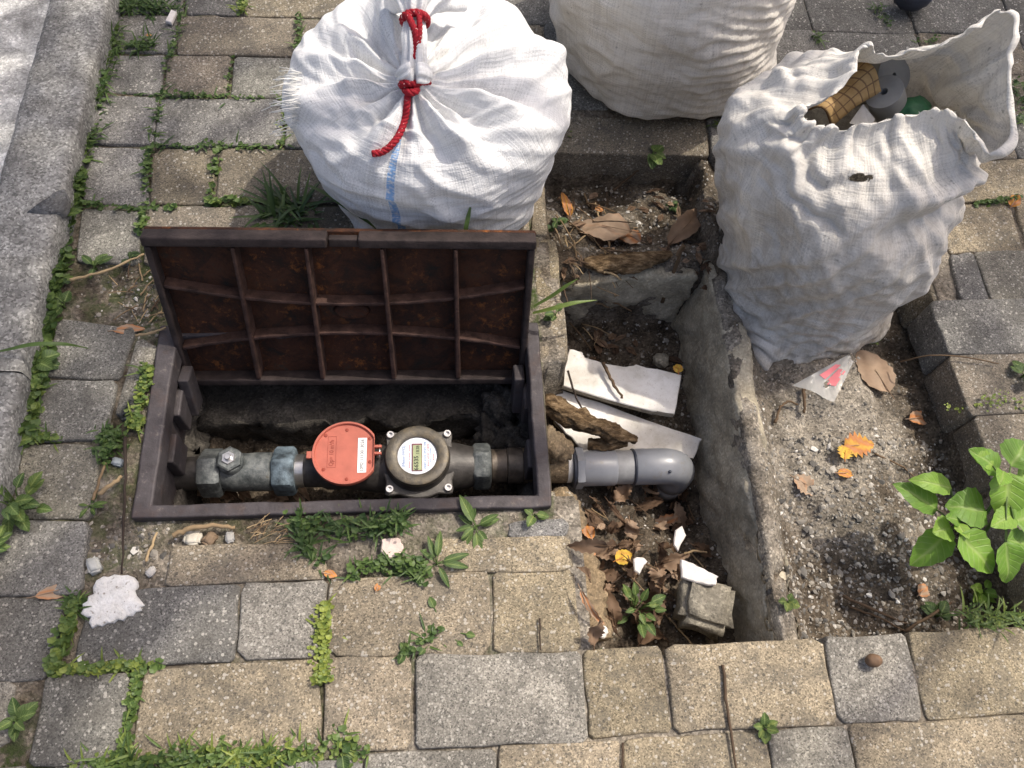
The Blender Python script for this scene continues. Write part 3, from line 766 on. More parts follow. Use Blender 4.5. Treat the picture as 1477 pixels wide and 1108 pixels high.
# stem with its hexagon gland and washer, on top of the body
sx_, sy_ = ax(334), AY + .006
def vert(name, prof, mat, parent, cx, cy, n=40, rad=None):
    v, f = lathe(prof, n, 'Z', (cx, cy, 0), True, rad)
    o = mesh(name, v, f, mat, parent)
    m = o.modifiers.new('es', 'EDGE_SPLIT'); m.split_angle = math.radians(38)
    return o
vert('bonnet', [(.019, AZ + .018), (.019, AZ + .034), (.0175, AZ + .036)], MAT['patina'], valve, sx_, sy_)
vert('gland_nut', [(.0165, AZ + .034), (.0175, AZ + .036), (.0175, AZ + .041), (.015, AZ + .043)], MAT['patina'], valve, sx_, sy_, 48, hexrad)
vert('washer', [(.0095, AZ + .042), (.0095, AZ + .0445), (.0088, AZ + .0455)], MAT['steel'], valve, sx_, sy_, 48, hexrad)
vert('stem', [(.0048, AZ + .044), (.0048, AZ + .050), (.004, AZ + .051)], MAT['steel'], valve, sx_, sy_)

meter = empty('water_meter', (CX, AY, AZ - .05)); tag(meter, 'bronze water meter with small digital display and orange flip cover', 'water meter')
seg('inlet', [(.0245, ax(437)), (.025, ax(440)), (.025, ax(462)), (.029, ax(470)), (.029, ax(500)), (.040, CX - .03)], MAT['bronze_dark'], meter)
seg('outlet', [(.042, CX + .03), (.034, ax(668)), (.030, ax(684))], MAT['bronze_dark'], meter)
hexnut('union_nut', ax(683), ax(709), .0335, MAT['patina'], meter, .3)
# body: bowl, bolted flange with four ears, head
vert('body', [(.030, AZ - .055), (.044, AZ - .045), (.052, AZ - .02), (.054, AZ + .012), (.053, AZ + .020), (.0545, AZ + .022)], MAT['bronze_dark'], meter, CX + .003, AY - .004, 56)
def ears(a):
    b = ((a - math.pi / 4 + math.pi / 4) % (math.pi / 2)) - math.pi / 4
    return 1 + .235 * math.exp(-(b / .17) ** 2)
vert('flange', [(.053, AZ + .021), (.054, AZ + .0225), (.054, AZ + .0305), (.0525, AZ + .032)], MAT['flange'], meter, CX + .002, AY - .003, 120, ears)
FZ = AZ + .032
for (dx, dy) in ((-1, 1), (1, 1), (1, -1), (-1, -1)):
    bx_, by_ = CX + .002 + dx * .0418, AY - .002 + dy * .0418
    o = vert('bolt', [(.0056, FZ - .003), (.0058, FZ + .0035), (.0052, FZ + .005), (.0032, FZ + .005), (.0030, FZ + .001), (.0001, FZ + .001)], MAT['steel'], meter, bx_, by_, 24)
vert('head', [(.0475, FZ - .002), (.0475, FZ + .010), (.0455, FZ + .015)], MAT['bronze_dark'], meter, CX, AY, 64)
BZ = FZ + .014
bez = vert('bezel', [(.0455, BZ - .002), (.0462, BZ + .004), (.0450, BZ + .0085), (.0425, BZ + .0100), (.0310, BZ + .0092), (.0292, BZ + .0080), (.0286, BZ + .0035)], MAT['bezel'], meter, CX, AY, 72)
DZ = BZ + .0042
dial = vert('dial', [(.0284, DZ - .003), (.0284, DZ), (.0282, DZ + .0001)], MAT['dial'], meter, CX, AY, 64)
def flat(name, x0, x1, y0, y1, z, mat, parent, t=.0008):
    return mesh(name, *box_vf(x0, x1, y0, y1, z - t, z), mat, parent, False)
flat('display_frame', CX - .0078, CX + .0072, AY - .0232, AY + .0188, DZ + .0011, MAT['lcd_frame'], dial)
flat('display', CX - .0062, CX + .0062, AY - .0222, AY + .0162, DZ + .0016, MAT['lcd'], dial)
def text(body, name, size, x, y, z, mat, parent, rot=math.pi / 2, ext=.00012, sx=1., bold=0.):
    cu = bpy.data.curves.new(name, 'FONT'); cu.body = body; cu.size = size; cu.extrude = ext; cu.align_x = 'CENTER'; cu.align_y = 'CENTER'; cu.resolution_u = 3; cu.offset = bold
    o = bpy.data.objects.new(name, cu); COL.objects.link(o)
    dg = bpy.context.evaluated_depsgraph_get(); me = bpy.data.meshes.new_from_object(o.evaluated_get(dg))
    bpy.data.objects.remove(o)
    me.transform(Matrix.Translation((x, y, z)) @ Matrix.Rotation(rot, 4, 'Z') @ Matrix.Diagonal((sx, 1, 1, 1)))
    me.materials.clear(); me.update()
    return link(name, me, mat, parent, False)
text('66535', 'digits', .0088, CX - .0012, AY - .0115, DZ + .0018, MAT['ink_black'], dial, bold=.0001)
text('1838', 'digits', .0068, CX + .0008, AY + .0085, DZ + .0018, MAT['ink_black'], dial)
text('iMeter-IW(2)', 'dial_text', .0060, CX - .0195, AY + .000, DZ + .0004, MAT['ink_blue'], dial)
def print_row(x, y0, y1, w, mat):      # print too fine to read: short uneven dashes
    yy = y0; k = 0; mbp = MB()
    while yy < y1:
        L = .0007 + .0013 * abs(math.sin(k * 2.7 + x * 900)); mbp.add(box_vf(x - w / 2, x + w / 2 * (.5 + .5 * abs(math.cos(k * 1.3))), yy, yy + L, DZ + .0001, DZ + .0005)); yy += L + .0006 + (.0015 if k % 5 == 4 else 0); k += 1
    mbp.build('fine_print', mat, dial, False)
print_row(CX - .0112, AY - .018, AY + .016, .0014, MAT['ink_red'])
print_row(CX + .0112, AY - .020, AY + .020, .0022, MAT['ink_blue'])
print_row(CX + .0156, AY - .016, AY + .018, .0020, MAT['ink_red'])
print_row(CX + .0196, AY - .010, AY + .012, .0018, MAT['ink_blue'])
print_row(CX + .0236, AY - .007, AY + .003, .0022, MAT['ink_red'])
# flip cover: disc with a raised rim and a straight hinge side, lying open to the left
CVX, CVY, CVZ = float(P(499, 653, BZ + .004)[0]), float(P(499, 653, BZ + .004)[1]), BZ + .002
def cover_pts(r, cut, n=72):
    out = []
    for k in range(n):
        a = 2 * math.pi * k / n; x, y = r * math.cos(a), r * math.sin(a)
        out.append((min(x, cut), y))
    return out
v = []; f = []; n = 72
for (r, cut, z) in ((.0455, .0385, -.0065), (.0480, .0400, -.005), (.0482, .0402, .0025), (.0476, .0398, .0036), (.0452, .0394, .0036), (.0446, .0390, .0028), (.0440, .0386, -.0008)):
    v += [(CVX + x, CVY + y, CVZ + z) for x, y in cover_pts(r, cut)]
for i in range(6):
    for k in range(n): f.append((i * n + k, i * n + (k + 1) % n, (i + 1) * n + (k + 1) % n, (i + 1) * n + k))
f.append(tuple(reversed(range(n)))); f.append(tuple(6 * n + k for k in range(n)))
cover = mesh('cover', v, f, MAT['orange'], meter); m = cover.modifiers.new('es', 'EDGE_SPLIT'); m.split_angle = math.radians(50)
tag(cover, 'orange plastic flip cover with white number sticker')
o = mesh('tab', *box_vf(CVX - .0560, CVX - .0465, CVY - .0072, CVY + .0038, CVZ - .005, CVZ + .002), MAT['orange'], cover, False); bevel(o, .0012)
for dy in (-.0020, .0085):
    o = mesh('hinge', *box_vf(CVX + .0395, CVX + .0505, CVY + dy - .0022, CVY + dy + .0022, CVZ - .003, CVZ + .004), MAT['orange'], cover, False); bevel(o, .0014)
v, f = tube_vf([(CVX + .0475, CVY - .008, CVZ), (CVX + .0475, CVY + .0125, CVZ)], .0013, 10); mesh('hinge_pin', v, f, MAT['steel'], cover)
st = flat('sticker', CVX + .0165, CVX + .0290, CVY - .0300, CVY + .0230, CVZ + .0001, MAT['white_print'], cover)
text('DM2 1110013026', 'sticker_text', .0072, CVX + .0228, CVY - .0035, CVZ + .0003, MAT['ink_black'], cover, sx=.92)
text('Qp= 10 m³/h', 'embossed_text', .0092, CVX - .0205, CVY + .001, CVZ - .0006, MAT['ink_emboss'], cover, sx=.82, ext=.0003)
for (a, b, c, d) in ((-.0265, -.0260, -.021, .026), (-.0147, -.0142, -.021, .026), (-.0265, -.0142, -.0215, -.021), (-.0265, -.0142, .026, .0265)):
    flat('embossed_line', CVX + a, CVX + b, CVY + c, CVY + d, CVZ - .0004, MAT['ink_emboss'], cover, .0003)
for (dx, dy) in ((.0, .036), (.002, -.039), (.033, .022), (.034, -.014), (-.030, .028), (-.031, -.024)):
    v, f = lathe([(.0026, -.0009), (.0026, -.0004), (.0018, -.0002)], 16, 'Z', (CVX + dx, CVY + dy, CVZ)); mesh('moulding_mark', v, f, MAT['ink_emboss'], cover)

# outlet pipe through the box wall, then grey plastic pipe, adapter and elbow turning down
opipe = empty('outlet_pipe', (ax(760), AY, AZ - .03)); tag(opipe, 'dark metal outlet pipe through the box wall, mud caked outside', 'pipe')
seg('collar', rprof(ax(709), ax(733), .0255), MAT['nipple'], opipe)
seg('nipple', rprof(ax(733), ax(756), .0272), MAT['nipple'], opipe)
seg('sealed_end', rprof(ax(755), ax(764), .0268), MAT['mud'], opipe)
seg('mud_caked_pipe', [(.026, ax(763)), (.027, ax(775)), (.0275, ax(792)), (.0282, ax(805)), (.0278, ax(820))], MAT['mud'], opipe)
seg('thread_tape', rprof(ax(819), ax(828), .0280), MAT['tape'], opipe)
pv = empty('plastic_pipe', (ax(900), AY, AZ - .1)); tag(pv, 'grey plastic pipe with adapter and elbow turning down into the pit', 'pipe')
def pxs(px): return float(P(px, 673, -.09)[0])
PYA, PZA = float(P(900, 674, -.105)[1]), -.105
def pseg(name, prof, mat, rad=None, n=48): return seg(name, prof, mat, pv, n, rad, PYA, PZA)
pseg('gasket', rprof(pxs(826), pxs(831), .0290), MAT['rubber'])
pseg('hex_adapter', [(.0265, pxs(830)), (.0300, pxs(832)), (.0300, pxs(841)), (.0282, pxs(843))], MAT['pvc'], hexrad)
pseg('adapter', [(.0272, pxs(841)), (.0276, pxs(846)), (.0274, pxs(888)), (.0262, pxs(890))], MAT['pvc'])
pseg('pipe', rprof(pxs(888), pxs(920), .0258), MAT['pvc_dark'])
pseg('socket_ring', rprof(pxs(914), pxs(918), .0284), MAT['rubber'])
# elbow: straight socket, quarter bend, socket down
bx0 = pxs(917); bx1 = pxs(974); R = .030; r_ = .0277
pts = [(bx0, 0), (bx0 + .002, 0), (bx1 - R * .55, 0)]
for k in range(1, 15):
    a = math.pi / 2 * k / 14; pts.append((bx1 - R * .55 + R * math.sin(a), -R + R * math.cos(a)))
ex = pts[-1][0]; pts += [(ex, -R - .012), (ex, -R - .030), (ex, -R - .031)]
n = 36; v = []; f = []
for i, (px_, pz_) in enumerate(pts):
    a_ = pts[min(i + 1, len(pts) - 1)]; b_ = pts[max(i - 1, 0)]
    t = np.array([a_[0] - b_[0], a_[1] - b_[1]]); t /= np.linalg.norm(t); nn = np.array([-t[1], t[0]])
    rr = r_ - (.0015 if i in (0, len(pts) - 1) else 0)
    for k in range(n):
        a = 2 * math.pi * k / n
        v.append((px_ + nn[0] * rr * math.sin(a), PYA + rr * math.cos(a), PZA + pz_ + nn[1] * rr * math.sin(a)))
for i in range(len(pts) - 1):
    for k in range(n): f.append((i * n + k, i * n + (k + 1) % n, (i + 1) * n + (k + 1) % n, (i + 1) * n + k))
o = mesh('elbow', v, f, MAT['pvc'], pv)
v, f = tube_vf([(ex, PYA, PZA - R - .028), (ex, PYA, PZA - R - .07)], .0258, 36); mesh('down_pipe', v, f, MAT['pvc_dark'], pv)
dent = P(967, 690, PZA + .02); v, f = lathe([(.0001, -.0005), (.0028, 0), (.002, .0012), (.0001, .0014)], 10, 'Z', (float(dent[0]), PYA - .0165, PZA + .0222)); mesh('dirt_spot', v, f, MAT['rubber'], pv)

# ------------------------------------------------------------------ woven sacks: filled shape + slack cloth relaxed over it
def ring(cx, cy, z, rx, ry=None, N=160, p=2., ears=()):
    a = np.arange(N) / N * 2 * np.pi; ry = ry or rx
    c, s = np.cos(a), np.sin(a)
    x = np.sign(c) * np.abs(c) ** (2 / p) * rx; y = np.sign(s) * np.abs(s) ** (2 / p) * ry
    k = np.ones(N)
    for (deg, amp, wid) in ears:
        d = (np.degrees(a) - deg + 180) % 360 - 180; k = k + amp / rx * np.exp(-(d / wid) ** 2)
    return np.stack([cx + x * k, cy + y * k, np.full(N, z, float)], -1)
def stack(rings, M):
    R_ = np.array(rings)
    d = np.concatenate([[0], np.cumsum(np.linalg.norm(np.diff(R_, axis=0), axis=2).mean(1) + 1e-5)])
    q = np.linspace(0, d[-1], M); out = []
    for s in q:
        k = min(np.searchsorted(d, s, 'right') - 1, len(d) - 2); t = (s - d[k]) / (d[k + 1] - d[k])
        p0, p1, p2, p3 = R_[max(k - 1, 0)], R_[k], R_[k + 1], R_[min(k + 2, len(d) - 1)]
        m1 = (p2 - p0) / (d[min(k + 1, len(d) - 1)] - d[max(k - 1, 0)] + 1e-9) * (d[k + 1] - d[k]); m2 = (p3 - p1) / (d[min(k + 2, len(d) - 1)] - d[k] + 1e-9) * (d[k + 1] - d[k])
        out.append((2 * t ** 3 - 3 * t * t + 1) * p1 + (t ** 3 - 2 * t * t + t) * m1 + (-2 * t ** 3 + 3 * t * t) * p2 + (t ** 3 - t * t) * m2)
    return np.array(out)
def gnorm(T):
    du = np.roll(T, -1, 1) - np.roll(T, 1, 1); dv = np.empty_like(T); dv[1:-1] = T[2:] - T[:-2]; dv[0] = T[1] - T[0]; dv[-1] = T[-1] - T[-2]
    n = np.cross(du, dv); return n / (np.linalg.norm(n, axis=2, keepdims=True) + 1e-12)
def relax(T, eh, ev, seedd, iters=160, din=.004, dout=.02, katt=.012, fix_top=2, bend=.25):
    M, N = T.shape[:2]; n = gnorm(T)
    X = T + n * seedd[..., None]
    Lh = np.linalg.norm(np.roll(T, -1, 1) - T, axis=2) * (1 + eh)
    Lv = np.linalg.norm(T[1:] - T[:-1], axis=2) * (1 + ev[:-1])
    D1 = np.linalg.norm(np.roll(T, -1, 1)[1:] - T[:-1], axis=2) * (1 + .5 * (eh[:-1] + ev[:-1])); D2 = np.linalg.norm(np.roll(T, 1, 1)[1:] - T[:-1], axis=2) * (1 + .5 * (eh[:-1] + ev[:-1]))
    B = np.linalg.norm(np.roll(T, -2, 1) - T, axis=2) * .93; Bv = np.linalg.norm(T[2:] - T[:-2], axis=2) * .93
    def pr(a, b, L, k=1.):
        d = b - a; l = np.linalg.norm(d, axis=2); c = (.5 * k * (l - L) / (l + 1e-9))[..., None] * d
        return a + c, b - c
    for it in range(iters):
        a, b = pr(X[:, 0::2], X[:, 1::2], Lh[:, 0::2]); X[:, 0::2] = a; X[:, 1::2] = b
        a, b = pr(X[:, 1::2], np.roll(X[:, 0::2], -1, 1), Lh[:, 1::2]); X[:, 1::2] = a; X[:, 0::2] = np.roll(b, 1, 1)
        for s in (0, 1):
            e = (M - s) // 2 * 2 + s
            a, b = pr(X[s:e:2], X[s + 1:e:2], Lv[s:e - 1:2]); X[s:e:2] = a; X[s + 1:e:2] = b
            a, b = pr(X[s:e:2], np.roll(X[s + 1:e:2], -1, 1), D1[s:e - 1:2], .25); X[s:e:2] = a; X[s + 1:e:2] = np.roll(b, 1, 1)
            a, b = pr(X[s:e:2], np.roll(X[s + 1:e:2], 1, 1), D2[s:e - 1:2], .25); X[s:e:2] = a; X[s + 1:e:2] = np.roll(b, -1, 1)
        # keep folds from getting sharper than the cloth allows
        d = np.roll(X, -2, 1) - X; l = np.linalg.norm(d, axis=2); c = (np.minimum(l - B, 0) / (l + 1e-9) * bend * .5)[..., None] * d
        X = X + c - np.roll(c, 2, 1)
        d = X[2:] - X[:-2]; l = np.linalg.norm(d, axis=2); c = (np.minimum(l - Bv, 0) / (l + 1e-9) * bend * .5)[..., None] * d
        X[:-2] += c; X[2:] -= c
        e = X - T; dn = (e * n).sum(2, keepdims=True); tang = e - dn * n
        X = X - katt * e - .03 * tang
        X = X + (np.clip(dn, -din, dout) - dn) * n
        if fix_top: X[-fix_top:] = T[-fix_top:]
        X[:2] = T[:2]
    return X
def sack_mesh(name, X, T, mat, parent, holes=None, thick=0., sub=1, closed_top=True):
    M, N = X.shape[:2]
    circ = np.linalg.norm(np.roll(T, -1, 1) - T, axis=2).sum(1).max()
    hv = np.concatenate([[0], np.cumsum(np.linalg.norm(T[1:] - T[:-1], axis=2).mean(1))])
    v = X.reshape(-1, 3); f = []; uvs = []
    me = bpy.data.meshes.new(name)
    for i in range(M - 1):
        for k in range(N):
            if holes is not None and holes(i, k): continue
            k2 = (k + 1) % N
            f.append((i * N + k, i * N + k2, (i + 1) * N + k2, (i + 1) * N + k))
            uvs += [(k / N * circ, hv[i]), ((k + 1) / N * circ, hv[i]), ((k + 1) / N * circ, hv[i + 1]), (k / N * circ, hv[i + 1])]
    nf = len(f)
    v = [tuple(p) for p in v]
    for (row, flip, on) in ((0, 1, True), (M - 1, 0, closed_top)):
        if not on: continue
        v.append(tuple(X[row].mean(0))); ci = len(v) - 1
        for k in range(N):
            a_, b_ = row * N + k, row * N + (k + 1) % N
            f.append((ci, b_, a_) if flip else (ci, a_, b_)); uvs += [(0, 0)] * 3
    me.from_pydata(v, [], f)
    ul = me.uv_layers.new(name='uv'); ul.data.foreach_set('uv', np.array(uvs, dtype=np.float32).ravel())
    me.update()
    o = link(name, me, mat, parent)
    if sub:
        m = o.modifiers.new('sub', 'SUBSURF'); m.levels = sub; m.render_levels = sub
    if thick:
        m = o.modifiers.new('thick', 'SOLIDIFY'); m.thickness = thick; m.offset = -1
    return o, circ
def hgrid(T):
    a = np.arange(T.shape[1]) / T.shape[1] * 2 * np.pi; A, _ = np.meshgrid(a, np.arange(T.shape[0])); V = np.linspace(0, 1, T.shape[0])[:, None] + 0 * A
    return A, V
def pnoise(A, V, fu, fv, seed, oct=3):      # periodic in angle
    return fbm(np.cos(A) * fu + V * fv * .7 + 7, np.sin(A) * fu + V * fv + 3, seed, oct)
def bvh_of(X):
    M, N = X.shape[:2]
    f = [(i * N + k, i * N + (k + 1) % N, (i + 1) * N + (k + 1) % N, (i + 1) * N + k) for i in range(M - 1) for k in range(N)]
    return BVHTree.FromPolygons([Vector(p) for p in X.reshape(-1, 3)], f)
def on_surf(bvh, px, py, off, guess=.3):
    d = Vector(ray(px, py)).normalized(); h = bvh.ray_cast(Vector(CC), d)
    if h[0] is None: p = P(px, py, guess); return np.array(p)
    return np.array(h[0] - d * off)

N = 160
# ---- sack 1: tied with a red rope
s1 = empty('tied_sack', (0, .86, 0)); tag(s1, 'white woven sack tied shut with red rope, standing behind the open lid', 'sack')
SEQ = [(0, .86, .0, .03), (0, .86, .001, .12), (0, .86, .012, .150), (0, .862, .05, .166), (-.003, .862, .11, .179), (-.008, .86, .17, .189), (-.011, .858, .215, .190), (-.013, .850, .244, .172), (-.016, .835, .263, .136), (-.021, .815, .275, .092), (-.025, .797, .284, .052), (-.027, .787, .292, .027), (-.028, .783, .300, .0165)]
T1 = stack([ring(*q[:4], N=N) for q in SEQ], 104)
A, V = hgrid(T1)
top = sstep(.60, .92, V)
rid = np.zeros_like(A)
def pleat(p_): return np.abs(np.sin(np.pi * p_)) ** .7
for (deg, amp, wid, ext) in ((9, .024, 8, .55), (-10, .020, 6, .64), (38, .024, 8, .62), (62, .016, 6, .74), (118, .020, 9, .66), (150, .018, 7, .72), (171, .022, 8, .60), (196, .024, 10, .58), (224, .016, 6, .72), (250, .016, 6, .66), (268, .010, 4, .76), (284, .020, 6, .64), (306, .012, 5, .74), (332, .020, 8, .62)):
    d = (np.degrees(A) - deg - 26 * (1 - V) * math.sin(deg) + 180) % 360 - 180
    wd = wid * (1 + 1.1 * (1 - V))
    prof = np.exp(-np.abs(d / wd) ** 1.5) - .55 * np.exp(-((np.abs(d) - 1.7 * wd) / (.8 * wd)) ** 2)
    rid += amp * prof * sstep(ext, ext + .16, V) * (1 - .75 * sstep(.84, .98, V))
tw = 1 - sstep(.97, 1., V)
lowf = sstep(.10, .16, V) * (1 - sstep(.54, .66, V))
ph = V * 17 + pnoise(A, V, 1.3, 3, 31) * 3.2
crease = lowf * (pleat(ph) - .6) * np.clip(.4 + 1.6 * pnoise(A, V, 1.8, 5, 33), 0, 1.2) * .012
def crinkle(A, V, fu, fv, seed, amp): return amp * (np.clip(1 - 3.2 * np.abs(pnoise(A, V, fu, fv, seed, 2)), 0, 1) ** 1.5 - .25)
base1 = rid * tw + crinkle(A, V, 3.2, 9, 61, .007) * tw + crease + lowf * pnoise(A, V, 2.2, 6, 8) * .012 + pnoise(A, V, 5, 7, 12) * .006 * sstep(.5, .6, V) * tw
eh = .02 + .20 * sstep(.70, .95, V); ev = .06 * lowf + .02
T1b = T1 + gnorm(T1) * base1[..., None]
X1 = relax(T1b, eh, ev, pnoise(A, V, 9, 6, 9) * .004 * top + lowf * pnoise(A, V, 1.6, 26, 5) * .006, 60, .006, .008, .02, 3, .06)
b1, circ1 = sack_mesh('body', X1, T1, MAT['sack1'], s1)
# printed blue stripe runs up one side: angle of the stripe seen on the front
hit = on_surf(bvh_of(X1), 566, 270, 0); ang = math.atan2(hit[1] - .86, hit[0] + .008) % (2 * math.pi)
us = ang / (2 * math.pi) * circ1
MAT['sack1s'] = mat_sack('white_woven_sack_striped', (.82, .82, .815), .42, (.34, .31, .26), (us - .0055, us + .0055), -.05, .22)
b1.data.materials.clear(); b1.data.materials.append(MAT['sack1s'])
bv1 = bvh_of(X1)
# gathered neck: fluted tail of cloth lying back from the knot
def fluted(path, rads, flut, seed, n=96, M=40, flat=1.):
    path = catmull(path, M); rads = np.interp(np.linspace(0, 1, M), np.linspace(0, 1, len(rads)), rads)
    out = np.zeros((M, n, 3)); ref = np.array([1., 0, 0])
    for i in range(M):
        t = path[min(i + 1, M - 1)] - path[max(i - 1, 0)]; t /= np.linalg.norm(t)
        r1 = ref - t * (ref @ t); r1 /= np.linalg.norm(r1); r2 = np.cross(t, r1)
        for k in range(n):
            a = 2 * math.pi * k / n; w = i / (M - 1)
            fl = 1 + flut * (.5 * math.sin(7 * a + seed + w) + .3 * math.sin(11 * a + 2 * seed - w * 2) + .25 * math.sin(4 * a + seed * 3))
            out[i, k] = path[i] + rads[i] * fl * (math.cos(a) * r1 + flat * math.sin(a) * r2)
    return out
neck = fluted([(-.028, .783, 0.2970), (-.027, .785, 0.3110), (-.026, .800, 0.3230), (-.026, .822, 0.3280), (-.025, .842, 0.3330), (-.023, .862, 0.3390), (-.020, .890, 0.3430), (-.018, .925, 0.3330)], [.0165, .015, .013, .014, .011, .020, .040, .058], .30, 2.)
sack_mesh('gathered_neck', neck, neck, MAT['sack1'], s1, closed_top=False)
kn = fluted([(-.044, .780, 0.3030), (-.036, .776, 0.3120), (-.027, .775, 0.3160), (-.017, .777, 0.3120), (-.009, .782, 0.3030)], [.007, .0125, .0140, .0130, .006], .2, 5., 48, 20)
sack_mesh('knotted_cloth', kn, kn, MAT['sack1'], s1, sub=1)
def rope(pts, r=.0048, n=8, name='rope', parent=s1, res=10):
    p = catmull(pts, len(pts) * res); m = len(p); L = np.concatenate([[0], np.cumsum(np.linalg.norm(np.diff(p, axis=0), axis=1))])
    mbr = MB(); ref = np.array([.3, .2, 1.]); fr = []
    for i in range(m):
        t = p[min(i + 1, m - 1)] - p[max(i - 1, 0)]; t /= np.linalg.norm(t) + 1e-12
        ref = ref - t * (ref @ t); ref /= np.linalg.norm(ref); fr.append((ref.copy(), np.cross(t, ref)))
    for s_ in range(3):
        q = []
        for i in range(m):
            a_ = L[i] / .016 * 2 * math.pi + s_ * 2 * math.pi / 3
            q.append(p[i] + (fr[i][0] * math.cos(a_) + fr[i][1] * math.sin(a_)) * r * .45)
        mbr.add(tube_vf(q, [r * .60 * (1 if 0 < i < m - 1 else .6) for i in range(m)], n))
    return mbr.build(name, MAT['rope'], parent)
def loop(c, rx, rz, tilt, nn=14):
    out = []
    for k in range(nn + 1):
        a = 2 * math.pi * k / nn; v = Vector((rx * math.cos(a), 0, rz * math.sin(a))); v.rotate(Matrix.Rotation(tilt, 3, 'X')); out.append((c[0] + v.x, c[1] + v.y, c[2] + v.z))
    return out
rope(loop((-.028, .784, 0.3020), .0150, .0150, math.pi / 2 - .2), .0042)
rope(loop((-.025, .843, 0.3340), .0150, .0150, .25), .0048)
rope([(-.034, .838, 0.3480), (-.029, .826, 0.3455), (-.024, .812, 0.3400), (-.025, .797, 0.3300), (-.027, .786, 0.3255)], .0042)
rope([(-.021, .842, 0.3485), (-.019, .826, 0.3440), (-.020, .808, 0.3380), (-.024, .792, 0.3290)], .0036)
rope(loop((-.034, .765, 0.3055), .0085, .0070, .5), .0046)
rope(loop((-.031, .762, 0.3020), .0070, .0085, 1.3), .0046)
rope([(-.040, .768, 0.3075), (-.030, .763, 0.3095), (-.018, .768, 0.3070), (-.008, .776, 0.3010)], .0040)
tail = [(-.034, .760, 0.3040)] + [on_surf(bv1, *q, .006) for q in ((587, 152), (584, 172), (577, 192), (566, 208), (552, 219), (537, 222))]
rope(tail, .0045)
# frayed selvedge sticking out on the left
mb = MB()
for k in range(46):
    t = k / 45; px, py = 424 - 6 * t + rnd.uniform(-4, 6), 100 + 88 * t + rnd.uniform(-6, 6)
    p = on_surf(bv1, px + 8, py, .001, .22); L = rnd.uniform(.014, .032) * (1.3 if .25 < t < .6 else 1)
    q = p + np.array([-L, rnd.uniform(-.4, .25) * L - .25 * L * t, rnd.uniform(-.15, .3) * L])
    mb.add(tube_vf([p, .5 * (p + q) + np.array([0, 0, rnd.uniform(0, .004)]), q], rnd.uniform(.0004, .0008), 4))
tag(mb.build('frayed_edge', MAT['tape'], s1), kind='stuff')

# ---- sack 2: behind, leaning, mostly above the frame
s2 = empty('full_sack', (.385, 1.17, 0)); tag(s2, 'beige woven sack at the top, between the tied sack and the open sack', 'sack')
EAR2 = ((-38, .060, 13), (215, .012, 20)); 
SEQ2 = [(.385, 1.17, .0, .04, ()), (.385, 1.168, .001, .14, ((-36, .105, 12),)), (.385, 1.168, .016, .172, ((-36, .085, 14),)), (.387, 1.170, .040, .188, ((-36, .055, 16),)), (.387, 1.172, .09, .200, ((-30, .008, 25),)), (.383, 1.172, .16, .207, ()), (.376, 1.170, .24, .206, ()), (.370, 1.165, .31, .192, ()), (.365, 1.16, .365, .155, ()), (.362, 1.155, .40, .10, ()), (.36, 1.15, .42, .05, ()), (.36, 1.15, .44, .022, ())]
T2 = stack([ring(q[0], q[1], q[2], q[3], N=N, ears=q[4]) for q in SEQ2], 100)
A, V = hgrid(T2)
side = np.exp(-(((np.degrees(A) + 50 + 180) % 360 - 180) / 36) ** 2)
lowf = sstep(.14, .22, V) * (1 - sstep(.62, .75, V))
ph = V * 30 + pnoise(A, V, 1.2, 3, 41) * 4.5 + A * .6
pl = (pleat(ph) - .6) * lowf * (side * 1.25 + .04) * np.clip(.6 + 1.3 * pnoise(A, V, 2., 4, 42), .1, 1.3) * .017
seedd = lowf * pnoise(A, V, 2., 12, 16) * .008
T2b = T2 + gnorm(T2) * (pnoise(A, V, 1.8, 4, 18) * .026 * sstep(.1, .3, V) + pl + crinkle(A, V, 2.6, 8, 63, .007))[..., None]
X2 = relax(T2b, .02 + .2 * sstep(.75, .95, V), .02 + .05 * side * lowf + .02 * lowf, seedd, 60, .006, .008, .02, 2, .06)
sack_mesh('body', X2, T2, MAT['sack2'], s2)

# ---- sack 3: open mouth, standing in the trench
s3 = empty('open_sack', (.59, .71, -.07)); tag(s3, 'dirty white woven sack standing open at the right, filled with scrap', 'sack')
RIM = [(0, 1470, 200, .33), (12, 1464, 140, .35), (25, 1460, 80, .38), (38, 1474, 25, .40), (50, 1455, 8, .40), (65, 1405, 40, .39), (85, 1345, 70, .37), (105, 1275, 80, .35), (118, 1254, 63, .35), (130, 1236, 72, .345), (145, 1226, 105, .335), (158, 1205, 135, .325), (170, 1172, 148, .318),
       (180, 1150, 158, .315), (195, 1156, 170, .312), (215, 1175, 182, .31), (235, 1205, 187, .31), (255, 1245, 181, .315), (275, 1290, 170, .32), (295, 1330, 160, .325), (310, 1365, 158, .33), (325, 1395, 172, .33), (335, 1415, 205, .325), (343, 1425, 225, .32), (352, 1448, 225, .325), (360, 1470, 200, .33)]
rd = np.array([q[0] for q in RIM], float); rp = np.array([P(q[1], q[2], q[3]) for q in RIM])
aa = np.arange(N) / N * 360
rim = np.stack([np.interp(aa, rd, rp[:, k]) for k in range(3)], -1)
for _ in range(2): rim = .25 * np.roll(rim, 1, 0) + .5 * rim + .25 * np.roll(rim, -1, 0)
rim += np.stack([fbm(aa * .35, aa * 0, 81, 2), fbm(aa * .35, aa * 0 + 5, 82, 2), fbm(aa * .3, aa * 0 + 9, 83, 2)], -1) * np.array([.006, .006, .008]) * np.minimum(1, np.minimum(aa, 360 - aa) / 20)[:, None]
E3 = ((240, .072, 14),)
